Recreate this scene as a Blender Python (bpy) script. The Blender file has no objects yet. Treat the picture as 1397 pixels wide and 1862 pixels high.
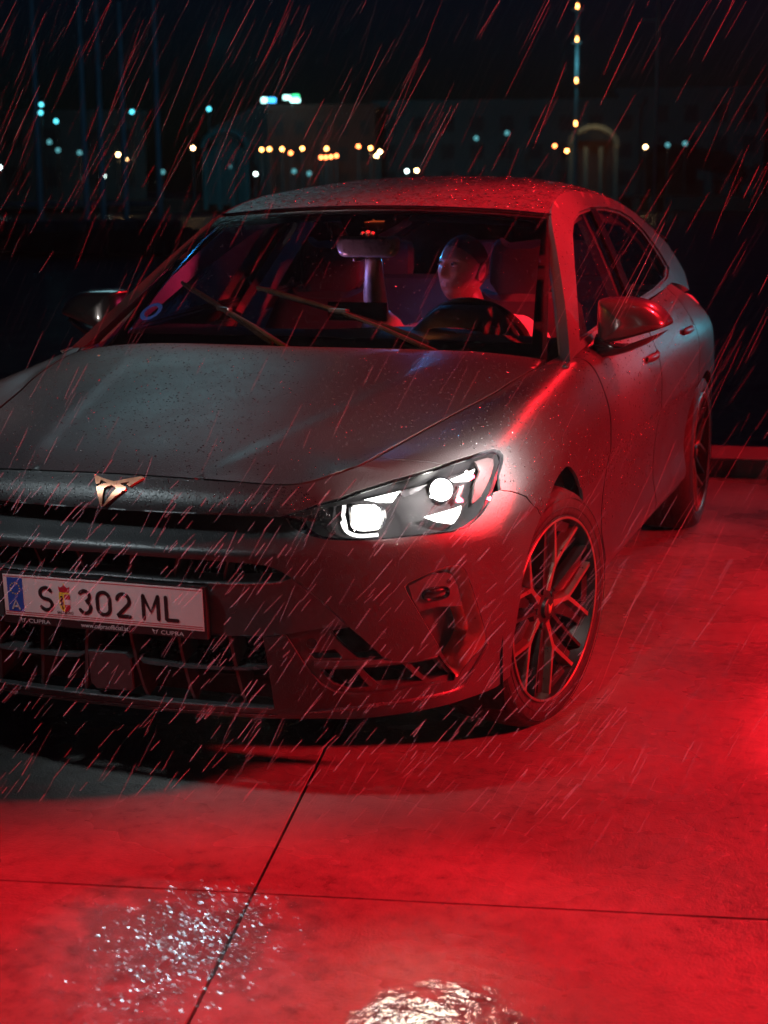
import bpy, bmesh, math, random
import numpy as np
from mathutils import Vector, Matrix
from mathutils.geometry import delaunay_2d_cdt
R = math.radians
SC = bpy.context.scene
COL = SC.collection
rng = np.random.default_rng(7)
random.seed(7)

# =====================================================================
#  CAMERA, WORLD, LAMPS, EXPOSURE
# =====================================================================
YAW, PITCH, ROLL = R(18.6925), R(11.3697), R(-0.3928)
cam_d = bpy.data.cameras.new('camera')
cam = bpy.data.objects.new('camera', cam_d); COL.objects.link(cam)
fw = Vector((-math.sin(YAW)*math.cos(PITCH), math.cos(YAW)*math.cos(PITCH), -math.sin(PITCH)))
rt = Vector((math.cos(YAW), math.sin(YAW), 0)); up = rt.cross(fw)
r2 = math.cos(ROLL)*rt + math.sin(ROLL)*up; u2 = -math.sin(ROLL)*rt + math.cos(ROLL)*up
M = Matrix((r2, u2, -fw)).transposed().to_4x4(); M.translation = (1.78617, -4.08626, 1.42416)
cam.matrix_world = M
cam_d.sensor_fit = 'HORIZONTAL'; cam_d.sensor_width = 36.0; cam_d.lens = 36.0*2959.72/1397
cam_d.clip_start = .05; cam_d.clip_end = 3000
cam_d.dof.use_dof = True; cam_d.dof.focus_distance = 4.25; cam_d.dof.aperture_fstop = 6.0
SC.camera = cam

SC.view_settings.view_transform = 'Standard'; SC.view_settings.look = 'None'
SC.view_settings.exposure = 0; SC.view_settings.gamma = 1
SC.render.engine = 'CYCLES'
SC.cycles.use_denoising = True
SC.cycles.max_bounces = 5; SC.cycles.diffuse_bounces = 2; SC.cycles.glossy_bounces = 3; SC.cycles.transparent_max_bounces = 12; SC.cycles.volume_bounces = 0
SC.cycles.sample_clamp_indirect = 4.0; SC.cycles.caustics_reflective = False; SC.cycles.caustics_refractive = False

w = bpy.data.worlds.new('World'); SC.world = w; w.use_nodes = True
nt = w.node_tree; nt.nodes.clear()
sky = nt.nodes.new('ShaderNodeTexSky'); sky.sky_type = 'NISHITA'; sky.sun_disc = False
sky.sun_elevation = R(2.5); sky.sun_rotation = R(200)
tint = nt.nodes.new('ShaderNodeMix'); tint.data_type = 'RGBA'; tint.blend_type = 'MULTIPLY'
tint.inputs[0].default_value = 1.0; tint.inputs[7].default_value = (.015, .21, .80, 1)
bg = nt.nodes.new('ShaderNodeBackground'); bg.inputs[1].default_value = .006
wo = nt.nodes.new('ShaderNodeOutputWorld')
nt.links.new(sky.outputs[0], tint.inputs[6]); nt.links.new(tint.outputs[2], bg.inputs[0]); nt.links.new(bg.outputs[0], wo.inputs[0])

def lamp(name, kind, loc, target, power, color, size=.3, spot=None, blend=.4, parent=None):
    d = bpy.data.lights.new(name, kind); d.energy = power; d.color = color
    if kind == 'AREA': d.shape = 'DISK'; d.size = size
    elif kind == 'SUN': d.angle = size
    else: d.shadow_soft_size = size
    if kind == 'SPOT': d.spot_size = spot; d.spot_blend = blend
    o = bpy.data.objects.new(name, d); COL.objects.link(o); o.location = loc
    o.rotation_euler = (Vector(target)-Vector(loc)).to_track_quat('-Z', 'Y').to_euler()
    if parent: o.parent = parent
    return o
RED = (1.0, .012, .022)
# faint moon, unseen red lamps around the car, then cool, teal and amber ones; added fills marked
lamp('moon_light', 'SUN', (0, 0, 40), (-6, 14, 0), .012, (.45, .85, 1), R(1))
lamp('red_flood_light', 'SPOT', (.70, -2.45, 6.5), (.70, -2.45, 0), 3000, RED, .10, R(30), .30)  # this and the next: overhead pools shaped so their rims trace the car's shadow
lamp('red_yard_light', 'SPOT', (3.0, .35, 6.5), (3.0, .35, 0), 6200, RED, .10, R(28.6), .14)
lamp('red_side_light', 'SPOT', (5.3, .50, 2.0), (.6, .5, .4), 3300, RED, .20, R(60), .7)
lamp('red_rear_light', 'SPOT', (2.6, 8.2, 5.2), (-.2, 1.6, 1.2), 1300, RED, .25, R(60), .6)
lamp('red_roof_fill', 'SPOT', (3.6, 1.7, 4.6), (.52, 1.12, 1.22), 9000, RED, .15, R(17), .7)  # added narrow spot that reddens roof and pillar
lamp('cool_back_light', 'SPOT', (-3.1, 5.2, 4.1), (0, -.4, .8), 46, (.42, .90, 1), 1.0, R(40), .7)
lamp('cool_front_light', 'SPOT', (-1.9, -2.7, 4.2), (-.15, -.8, .78), 620, (.80, .95, 1), .40, R(11.5), .9)
lamp('cool_glint_light', 'SPOT', (-1.1, 1.9, 5.6), (.49, -1.53, 0), 260, (.55, .90, 1), .09, R(6.2), 1.0)  # added spot aimed at the puddle facets for their white glints
lamp('cool_rain_fill', 'SPOT', (-4.2, -1.35, .75), (1.4, -1.12, .52), 750, (.45, .82, 1), .05, R(9), .8)  # added low cross beam that whitens the rain ahead of the bumper
lamp('teal_flood_light', 'SPOT', (3.4, 7.2, 1.7), (.9, 3.0, .62), 190, (.05, .62, .80), .3, R(22), .8)
lamp('amber_light', 'SPOT', (-5.5, -3.6, 2.6), (.02, .66, 1.0), 900, (1, .33, .06), .12, R(8.5), .8)

# =====================================================================
#  MATERIALS
# =====================================================================
class NT:
    def __init__(s, name):
        s.m = bpy.data.materials.new(name); s.m.use_nodes = True; s.t = s.m.node_tree
        s.b = s.t.nodes['Principled BSDF']; s.o = s.t.nodes['Material Output']
    def n(s, t, **k):
        x = s.t.nodes.new('ShaderNode'+t)
        for a, v in k.items(): setattr(x, a, v)
        return x
    def l(s, a, b): s.t.links.new(a, b)
    def set(s, **k):
        nm = dict(col='Base Color', rough='Roughness', metal='Metallic', spec='Specular IOR Level', coat='Coat Weight', coatr='Coat Roughness', trans='Transmission Weight', emc='Emission Color', ems='Emission Strength', ior='IOR', alpha='Alpha', aniso='Anisotropic', sheen='Sheen Weight', sss='Subsurface Weight')
        for a, v in k.items():
            if a in ('col', 'emc'): v = (*v, 1)
            s.b.inputs[nm[a]].default_value = v
        return s
    def noise(s, scale, detail=3, rough=.5, coord='Object', stretch=None):
        tc = s.n('TexCoord'); nz = s.n('TexNoise'); nz.inputs['Scale'].default_value = scale; nz.inputs['Detail'].default_value = detail; nz.inputs['Roughness'].default_value = rough
        src = tc.outputs[coord]
        if stretch:
            mp = s.n('Mapping'); mp.inputs['Scale'].default_value = stretch; s.l(src, mp.inputs[0]); src = mp.outputs[0]
        s.l(src, nz.inputs['Vector']); return nz.outputs['Fac']
    def ramp(s, fac, stops):
        r = s.n('ValToRGB'); e = r.color_ramp.elements
        while len(e) < len(stops): e.new(.5)
        for x, (p, c) in zip(e, stops): x.position = p; x.color = (*c, 1) if len(c) == 3 else c
        s.l(fac, r.inputs[0]); return r.outputs[0]
    def mapr(s, fac, a, b, c, d):
        m = s.n('MapRange'); 
        for i, v in enumerate((a, b, c, d)): m.inputs[i+1].default_value = v
        s.l(fac, m.inputs[0]); return m.outputs[0]
    def bump(s, h, strength, dist=.002, prev=None):
        b = s.n('Bump'); b.inputs['Strength'].default_value = strength; b.inputs['Distance'].default_value = dist
        s.l(h, b.inputs['Height'])
        if prev is not None: s.l(prev, b.inputs['Normal'])
        return b.outputs[0]
MT = {}
def simple(name, col, rough=.5, metal=0., **k):
    m = NT(name).set(col=col, rough=rough, metal=metal, **k); MT[name] = m.m; return m
def var(name, col, rough=.5, metal=0., scale=40, amp=.25, bump=0, bscale=300, **k):
    """plain surface with a little mottling in colour, gloss and relief"""
    m = NT(name).set(col=col, rough=rough, metal=metal, **k)
    f = m.noise(scale, 4, .6)
    m.l(m.ramp(f, [(.25, tuple(c*(1-amp) for c in col)), (.75, tuple(min(1, c*(1+amp)) for c in col))]), m.b.inputs['Base Color'])
    m.l(m.mapr(f, .3, .7, max(.02, rough*.8), min(1, rough*1.2)), m.b.inputs['Roughness'])
    if bump: m.l(m.bump(m.noise(bscale, 2), bump, .0015), m.b.inputs['Normal'])
    MT[name] = m.m; return m
def emit(name, col, strength):
    m = NT(name).set(col=(.02, .02, .02), emc=col, ems=strength); MT[name] = m.m
def thin_glass(name, tint=(.9, .95, 1), gloss=.08, rough=.02, drops=0):
    m = NT(name); m.t.nodes.remove(m.b)
    tr = m.n('BsdfTransparent'); tr.inputs[0].default_value = (*tint, 1)
    gl = m.n('BsdfGlossy'); gl.inputs['Roughness'].default_value = rough
    fr = m.n('Fresnel'); fr.inputs[0].default_value = 1.45
    mx = m.n('MixShader'); m.l(m.mapr(fr.outputs[0], 0, 1, gloss*.5, 1.0), mx.inputs[0]); m.l(tr.outputs[0], mx.inputs[1]); m.l(gl.outputs[0], mx.inputs[2])
    if drops:
        m.l(m.bump(m.noise(drops, 2), .25, .002), gl.inputs['Normal'])
    m.l(mx.outputs[0], m.o.inputs[0]); MT[name] = m.m

# matte grey car paint under a film of rain
m = NT('paint').set(col=(.034, .036, .038), rough=.36, metal=.0, spec=.40)
f = m.noise(5, 4, .6); m.l(m.mapr(f, .3, .7, .32, .42), m.b.inputs['Roughness'])
fl = m.noise(900, 1); v = m.n('TexVoronoi'); tc = m.n('TexCoord'); m.l(tc.outputs['Object'], v.inputs['Vector']); v.inputs['Scale'].default_value = 170; v.inputs['Randomness'].default_value = 1
dr = m.mapr(v.outputs['Distance'], .12, .42, 1, 0)
b1 = m.bump(fl, .10, .0006); m.l(m.bump(dr, .30, .0012, b1), m.b.inputs['Normal'])
MT['paint'] = m.m
m = NT('wet_roof').set(col=(.05, .05, .053), rough=.22, spec=.5)
f = m.noise(26, 5, .65); g_ = m.noise(120, 3, .6)
m.l(m.mapr(f, .35, .65, .45, .15), m.b.inputs['Roughness']); m.l(m.bump(g_, .5, .004, m.bump(f, .6, .02)), m.b.inputs['Normal']); MT['wet_roof'] = m.m
var('paint_satin', (.055, .053, .056), .38, .3, scale=60, amp=.15, bump=.06, bscale=700)
var('trim_satin', (.30, .19, .155), .34, .5, scale=60, amp=.15)
var('black_plastic', (.012, .012, .013), .5, scale=80, bump=.12)
var('void_black', (.004, .004, .005), .85)
var('gloss_black', (.01, .01, .012), .16, scale=15)
var('rubber', (.008, .008, .009), .72, scale=60, bump=.1, bscale=250)
var('alloy', (.30, .20, .165), .33, .8, scale=40, amp=.12)
var('alloy_dark', (.018, .018, .018), .4, .5, scale=50)
var('brake_steel', (.20, .19, .18), .38, 1.0, scale=25, amp=.3)
var('chrome', (.5, .5, .52), .14, 1.0, scale=20, amp=.08)
var('copper', (.74, .33, .20), .36, .75, scale=120, amp=.12)
var('trim_edge', (.16, .15, .155), .25, .7, scale=30)
var('plate_white', (.72, .66, .64), .45, scale=30, amp=.05)
simple('plate_black', (.012, .012, .014), .4)
simple('plate_red', (.50, .02, .04), .4)
simple('plate_blue', (.015, .09, .42), .4)
simple('plate_yellow', (.85, .62, .05), .4)
simple('plate_print', (.55, .55, .55), .4)
var('dash_skin', (.045, .033, .027), .8, scale=90, bump=.1, bscale=500, spec=.12)
var('seat_cloth', (.05, .05, .06), .8, scale=120, bump=.25, bscale=600)
var('headliner', (.16, .17, .19), .85, scale=200, bump=.15, bscale=900)
var('trim_cloth', (.16, .13, .13), .7, scale=100)
var('skin', (.20, .105, .075), .45, scale=50, amp=.15, bump=.06, bscale=400, sss=.08)
var('hair', (.020, .016, .014), .7, scale=400, amp=.5, bump=.6, bscale=900)
var('mirror_shell', (.22, .21, .22), .3, .2)
simple('eye_white', (.28, .26, .25), .3); simple('eye_dark', (.02, .012, .01), .1)
var('lip', (.22, .075, .065), .4)
var('jacket', (.42, .40, .40), .65, scale=60, amp=.15, bump=.3, bscale=45)
thin_glass('windscreen_glass', (.86, .92, .93), .05, .03, 90)
thin_glass('side_glass', (.55, .62, .64), .10, .03, 60)
thin_glass('lens_glass', (.93, .95, .97), .06, .02)
emit('led_white', (1.0, .97, .92), 7); simple('outer_fill_panel', (.05, .04, .04), .35, .1); emit('beam_white', (1.0, .95, .86), 70); emit('led_soft', (1.0, .96, .92), 2.2)
simple('reflector', (.12, .12, .125), .35, .3); simple('headlight_grey', (.014, .014, .015), .6, 0., spec=.12)
emit('tail_red', (1, .02, .04), 1.2)
emit('camera_mark', (1, .12, .03), .35)
m = NT('water_bead').set(col=(.03, .03, .032), rough=.04, spec=1.0, coat=1.0, coatr=.02); MT['water_bead'] = m.m
# carbon fibre of the door mirrors
m = NT('carbon').set(col=(.03, .03, .032), rough=.28, metal=.3, coat=1.0, coatr=.06)
tc = m.n('TexCoord'); wv = m.n('TexWave'); wv.bands_direction = 'DIAGONAL'; wv.inputs['Scale'].default_value = 150; m.l(tc.outputs['Object'], wv.inputs['Vector'])
m.l(m.ramp(wv.outputs['Fac'], [(.35, (.012, .012, .013)), (.65, (.075, .075, .078))]), m.b.inputs['Base Color']); MT['carbon'] = m.m
# rain: slivers of water
m = NT('rain_water').set(col=(.75, .88, .95), rough=.25, trans=.0, spec=1.0, alpha=.42); MT['rain_water'] = m.m
# wet concrete
m = NT('concrete').set(col=(.3, .29, .28), rough=.5, spec=.5)
f1 = m.noise(1.3, 6, .62); f2 = m.noise(22, 5, .65); f3 = m.noise(160, 3, .6)
c1 = m.ramp(f1, [(.3, (.15, .142, .138)), (.5, (.225, .214, .206)), (.72, (.28, .265, .255))])
c2 = m.ramp(f2, [(.25, (.40, .40, .40)), (.45, (.85, .85, .85)), (.62, (1.0, 1.0, 1.0)), (.85, (1.35, 1.35, 1.35))])
mx = m.n('Mix', data_type='RGBA', blend_type='MULTIPLY'); mx.inputs[0].default_value = .85; m.l(c1, mx.inputs[6]); m.l(c2, mx.inputs[7])
v = m.n('TexVoronoi'); tc = m.n('TexCoord'); m.l(tc.outputs['Object'], v.inputs['Vector']); v.inputs['Scale'].default_value = 9
pit = m.ramp(v.outputs['Distance'], [(.0, (.35, .35, .35)), (.045, (1, 1, 1))])
mx2 = m.n('Mix', data_type='RGBA', blend_type='MULTIPLY'); mx2.inputs[0].default_value = .8; m.l(mx.outputs[2], mx2.inputs[6]); m.l(pit, mx2.inputs[7])
m.l(mx2.outputs[2], m.b.inputs['Base Color'])
wet = m.noise(1.7, 4, .55, stretch=(1, 1.3, 1))
m.l(m.mapr(wet, .36, .60, .46, .14), m.b.inputs['Roughness'])
m.l(m.bump(f3, .6, .003, m.bump(f2, .5, .006)), m.b.inputs['Normal']); MT['concrete'] = m.m
# film of water with rain ripples
def water_film(name, cen, rad, s1, a1, s2, a2, rough, base):
    m = NT(name); m.t.nodes.remove(m.b)
    tr = m.n('BsdfTransparent'); gl = m.n('BsdfGlossy'); gl.inputs['Roughness'].default_value = rough
    fr = m.n('Fresnel'); fr.inputs[0].default_value = 1.33
    bn = m.bump(m.noise(s2, 2, .6), 1.0, a2, m.bump(m.noise(s1, 3, .6), 1.0, a1)); m.l(bn, gl.inputs['Normal'])
    # the film thins out to nothing towards its broken rim
    tc = m.n('TexCoord'); vm = m.n('VectorMath', operation='DISTANCE'); vm.inputs[1].default_value = (*cen, 0); m.l(tc.outputs['Object'], vm.inputs[0])
    ad = m.n('Math', operation='ADD'); m.l(vm.outputs['Value'], ad.inputs[0]); m.l(m.mapr(m.noise(11, 4, .6), .3, .7, -rad*.55, rad*.55), ad.inputs[1])
    mask = m.mapr(ad.outputs[0], rad*.35, rad*.9, 1, 0)
    mu = m.n('Math', operation='MULTIPLY'); m.l(m.mapr(fr.outputs[0], 0, 1, base, 1), mu.inputs[0]); m.l(mask, mu.inputs[1])
    mx = m.n('MixShader'); m.l(mu.outputs[0], mx.inputs[0]); m.l(tr.outputs[0], mx.inputs[1]); m.l(gl.outputs[0], mx.inputs[2]); m.l(mx.outputs[0], m.o.inputs[0]); MT[name] = m.m
water_film('puddle_water', (.45, -1.47), .34, 30, .012, 95, .004, .10, .10); water_film('calm_water', (1.05, -1.66), .24, 20, .006, 60, .0016, .17, .40)
m = NT('glint_water'); m.t.nodes.remove(m.b); tr = m.n('BsdfTransparent'); gl = m.n('BsdfGlossy'); gl.inputs['Roughness'].default_value = .2; mx = m.n('MixShader'); mx.inputs[0].default_value = .085; m.l(tr.outputs[0], mx.inputs[1]); m.l(gl.outputs[0], mx.inputs[2]); m.l(mx.outputs[0], m.o.inputs[0]); MT['glint_water'] = m.m  # sheen of the puddle's made-up glint facets
var('ground_dark', (.03, .03, .03), .7, scale=4)
var('kerb_stone', (.16, .15, .15), .6, scale=14, bump=.3, bscale=60)
m = NT('harbour_water').set(col=(.004, .010, .013), rough=.32, spec=.35)
m.l(m.bump(m.noise(.6, 4, .6), .8, .25), m.b.inputs['Normal']); MT['harbour_water'] = m.m
var('facade', (.06, .10, .11), .9, scale=.4); var('facade_warm', (.10, .055, .05), .9, scale=.4); var('window_dark', (.03, .04, .045), .8, scale=2)
var('mast_paint', (.35, .40, .42), .5, scale=2); var('hull_paint', (.06, .07, .08), .4, scale=2)
for nm, c, s in (('lamp_amber', (1, .36, .09), 24), ('lamp_warm', (1, .60, .26), 30), ('lamp_orange', (1, .22, .06), 18), ('lamp_white', (.75, 1, .95), 13), ('lamp_cyan', (.10, .75, .9), 4), ('lamp_dim', (.12, .45, .5), 1.2), ('sign_green', (.05, .85, .30), 4), ('sign_blue', (.05, .45, 1), 4), ('sign_white', (.5, 1, .95), 5), ('lamp_halo', (1, .45, .15), 1.2)):
    emit(nm, c, s)

# =====================================================================
#  MESH HELPERS
# =====================================================================
def tag(o, label=None, cat=None, group=None, kind=None):
    for k, v in (('label', label), ('category', cat), ('group', group), ('kind', kind)):
        if v: o[k] = v
    return o
def empty(name, loc=(0, 0, 0)):
    o = bpy.data.objects.new(name, None); COL.objects.link(o); o.location = loc; o.empty_display_size = .1; return o
def obj(name, verts, faces, mat, parent=None, smooth=False, sharp=35):
    me = bpy.data.meshes.new(name); me.from_pydata([tuple(map(float, v)) for v in verts], [], [tuple(map(int, f)) for f in faces])
    me.update()
    if smooth:
        me.polygons.foreach_set('use_smooth', [True]*len(me.polygons))
        if sharp: me.set_sharp_from_angle(angle=R(sharp))
    ms = mat if isinstance(mat, (list, tuple)) else [mat]
    for x in ms: me.materials.append(MT[x])
    o = bpy.data.objects.new(name, me); COL.objects.link(o)
    if parent: o.parent = parent
    return o
class MB:
    def __init__(s): s.v = []; s.f = []
    def add(s, v, f):
        k = len(s.v); s.v += [tuple(map(float, p)) for p in v]; s.f += [tuple(int(i)+k for i in q) for q in f]; return s
    def box(s, c, d, rz=0, bev=0):
        x, y, z = (q/2 for q in d); b = min(bev, x*.9, y*.9, z*.9)
        if not b:
            V = [(a*x, e*y, g*z) for a in (-1, 1) for e in (-1, 1) for g in (-1, 1)]
            F = [(0, 1, 3, 2), (4, 6, 7, 5), (0, 4, 5, 1), (2, 3, 7, 6), (0, 2, 6, 4), (1, 5, 7, 3)]
        else:
            bm = bmesh.new(); bmesh.ops.create_cube(bm, size=1)
            for q in bm.verts: q.co = Vector((q.co.x*2*x, q.co.y*2*y, q.co.z*2*z))
            bmesh.ops.bevel(bm, geom=bm.edges[:], offset=b, segments=2, affect='EDGES', profile=.6)
            bm.verts.index_update(); V = [tuple(q.co) for q in bm.verts]; F = [tuple(q.index for q in f.verts) for f in bm.faces]; bm.free()
        cs, sn = math.cos(rz), math.sin(rz)
        return s.add([(c[0]+p[0]*cs-p[1]*sn, c[1]+p[0]*sn+p[1]*cs, c[2]+p[2]) for p in V], F)
    def tube(s, pts, rad, n=10, cap=True, flat=1.0):
        P = [Vector(p) for p in pts]; rad = rad if hasattr(rad, '__len__') else [rad]*len(P)
        V = []; up = None
        for i, p in enumerate(P):
            t = (P[min(i+1, len(P)-1)]-P[max(i-1, 0)]).normalized()
            if up is None: up = t.orthogonal().normalized() if abs(t.z) > .95 else Vector((0, 0, 1))
            a = t.cross(up).normalized(); b = a.cross(t).normalized(); up = b
            for k in range(n):
                g = 2*math.pi*k/n; V.append(p+rad[i]*(math.cos(g)*a+math.sin(g)*flat*b))
        F = [(i*n+k, i*n+(k+1) % n, (i+1)*n+(k+1) % n, (i+1)*n+k) for i in range(len(P)-1) for k in range(n)]
        if cap: F += [tuple(range(n))[::-1], tuple((len(P)-1)*n+k for k in range(n))]
        return s.add(V, F)
    def lathe_x(s, prof, n=64, closed=False):
        """profile of (radius, x) turned about the x axis"""
        V = []; m = len(prof)
        for k in range(n):
            g = 2*math.pi*k/n; V += [(x, r*math.sin(g), r*math.cos(g)) for r, x in prof]
        F = []
        for k in range(n):
            for i in range(m-1 if not closed else m):
                j = (i+1) % m; F.append((k*m+i, k*m+j, ((k+1) % n)*m+j, ((k+1) % n)*m+i))
        return s.add(V, F)
    def prism(s, poly, fn, d0, d1):
        """2-D outline to a slab: fn(u, v, depth) -> 3-D"""
        n = len(poly); V = [fn(*p, d0) for p in poly]+[fn(*p, d1) for p in poly]
        F = [tuple(range(n)), tuple(range(2*n-1, n-1, -1))]+[(i, i+n, (i+1) % n+n, (i+1) % n) for i in range(n)]
        return s.add(V, F)
    def rings(s, rs, cap=True, closed=True):
        n = len(rs[0]); V = [p for r in rs for p in r]; F = []
        for i in range(len(rs)-1):
            for k in range(n if closed else n-1): F.append((i*n+k, i*n+(k+1) % n, (i+1)*n+(k+1) % n, (i+1)*n+k))
        if cap: F += [tuple(range(n))[::-1], tuple((len(rs)-1)*n+k for k in range(n))]
        return s.add(V, F)
    def build(s, name, mat, parent=None, smooth=False, sharp=35, fix=True):
        o = obj(name, s.v, s.f, mat, parent, False)
        if fix:
            bm = bmesh.new(); bm.from_mesh(o.data); bmesh.ops.recalc_face_normals(bm, faces=bm.faces[:]); bm.to_mesh(o.data); bm.free()
        if smooth:
            o.data.polygons.foreach_set('use_smooth', [True]*len(o.data.polygons))
            if sharp: o.data.set_sharp_from_angle(angle=R(sharp))
        return o
def mirror(o, name=None):
    """the same piece on the other side of the car (x -> -x), with its own mesh"""
    me = o.data.copy(); 
    co = np.empty(len(me.vertices)*3); me.vertices.foreach_get('co', co); co = co.reshape(-1, 3); co[:, 0] *= -1; me.vertices.foreach_set('co', co.ravel())
    me.flip_normals(); me.update()
    c = bpy.data.objects.new(name or o.name.split('.')[0], me); COL.objects.link(c); c.parent = o.parent
    for k in o.keys():
        if k in ('label', 'kind'): c[k] = o[k]
    return c
def inside(P, poly):
    P = np.asarray(P); poly = np.asarray(poly); x, y = P[:, 0], P[:, 1]; r = np.zeros(len(P), bool)
    a = poly; b = np.roll(poly, -1, 0)
    for (x0, y0), (x1, y1) in zip(a, b):
        if y0 == y1: continue
        c = ((y0 > y) != (y1 > y)) & (x < (x1-x0)*(y-y0)/(y1-y0)+x0); r ^= c
    return r
def dens(poly, ds, dv, closed=True):
    out = []; n = len(poly)
    for i in range(n if closed else n-1):
        a = np.array(poly[i]); b = np.array(poly[(i+1) % n]); k = max(1, int(np.ceil(max(abs(b[0]-a[0])/ds, abs(b[1]-a[1])/dv))))
        for t in range(k): out.append(tuple(a+(b-a)*t/k))
    if not closed: out.append(tuple(poly[-1]))
    return out
def smooth_poly(poly, it=1):
    """round the corners of an outline (Chaikin)"""
    for _ in range(it):
        q = []
        for i in range(len(poly)):
            a = np.array(poly[i]); b = np.array(poly[(i+1) % len(poly)]); q += [tuple(a*.75+b*.25), tuple(a*.25+b*.75)]
        poly = q
    return poly
def sym(half):
    """closed outline from its right half, which starts and ends on the centre line"""
    h = [p for p in half]; return h+[(-a, b) for a, b in reversed(h) if abs(a) > 1e-6]
def mirrored(poly): return [(-a, b) for a, b in reversed(poly)]
CEN = np.array([0, 1.3, .62])
def panel(name, parent, mat, ev, outline, holes=(), step=(.12, .14), thick=.004, lines=(), off=0., back=True, smooth_edges=True):
    ds, dv = step; O = dens(outline, ds, dv); H = [dens(h, ds, dv) for h in holes]
    pts = []; edges = []
    for L in [O]+H:
        k = len(pts); pts += L; edges += [(k+i, k+(i+1) % len(L)) for i in range(len(L))]
    nb = len(pts)
    for L in lines:
        L = dens(L, ds, dv, False); k = len(pts); pts += L; edges += [(k+i, k+i+1) for i in range(len(L)-1)]
    B = np.array(pts); lo = np.array(O).min(0); hi = np.array(O).max(0)
    gu, gv = np.meshgrid(np.arange(lo[0]+ds*.5, hi[0], ds), np.arange(lo[1]+dv*.5, hi[1], dv), indexing='ij')
    gu = gu+(np.arange(gu.shape[1])[None] % 2)*ds*.5
    Gp = np.stack([gu.ravel(), gv.ravel()], 1); ok = inside(Gp, O)
    for h in H: ok &= ~inside(Gp, h)
    Gp = Gp[ok]
    if len(Gp):
        keep = np.ones(len(Gp), bool)
        for c in range(0, len(Gp), 400):
            d = np.abs((Gp[c:c+400, None, :]-B[None])/np.array([ds, dv])); keep[c:c+400] = (np.hypot(d[..., 0], d[..., 1]).min(1) > .45)
        Gp = Gp[keep]
    allp = np.vstack([B, Gp]) if len(Gp) else B
    sc = np.array([1/ds, 1/dv])
    r = delaunay_2d_cdt([Vector(p) for p in allp*sc], edges, [], 0, 1e-5)
    V2 = np.array([(p.x, p.y) for p in r[0]])/sc; T = np.array([t for t in r[2]])
    c = V2[T].mean(1); ok = inside(c, outline if len(outline) > 2 else O)
    for h in holes: ok &= ~inside(c, h)
    T = T[ok]; use = np.unique(T); rm = -np.ones(len(V2), int); rm[use] = np.arange(len(use)); V2 = V2[use]; T = rm[T]
    P, N = evn(ev, V2)
    P = P-N*off
    # orientation
    fn = np.cross(P[T[:, 1]]-P[T[:, 0]], P[T[:, 2]]-P[T[:, 0]]); flip = np.einsum('ij,ij->i', fn, N[T[:, 0]]) < 0
    T[flip] = T[flip][:, ::-1]
    n = len(P)
    if not back:
        o = obj(name, P, T, mat, parent, True, 0); return o
    Pb = P-N*thick
    cnt = {}
    for t in T:
        for a, b in ((t[0], t[1]), (t[1], t[2]), (t[2], t[0])):
            k = (min(a, b), max(a, b)); cnt[k] = (cnt.get(k, (0,))[0]+1, a, b)
    be = [(a, b) for q, a, b in cnt.values() if q == 1]
    # wall verts duplicated so edges stay crisp
    wid = sorted({i for e in be for i in e}); wm = {i: k for k, i in enumerate(wid)}; W0 = 2*n; W1 = W0+len(wid)
    V = np.vstack([P, Pb, P[wid], Pb[wid]])
    F = [tuple(t) for t in T]+[tuple(t[::-1]+n) for t in T]+[(W0+wm[b], W0+wm[a], W1+wm[a], W1+wm[b]) for a, b in be]
    return obj(name, V, F, mat, parent, True, 0)
def evn(ev, U):
    U = np.asarray(U, float); e = np.array(1e-3)
    P = ev(U[:, 0], U[:, 1])
    du = ev(U[:, 0]+2e-3, U[:, 1])-ev(U[:, 0]-2e-3, U[:, 1]); dv = ev(U[:, 0], U[:, 1]+2e-3)-ev(U[:, 0], U[:, 1]-2e-3)
    N = np.cross(du, dv); N /= np.linalg.norm(N, axis=1)[:, None]+1e-12
    s = np.sign(np.median(np.einsum('ij,ij->i', N, P-CEN))) or 1
    return P, N*s

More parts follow.
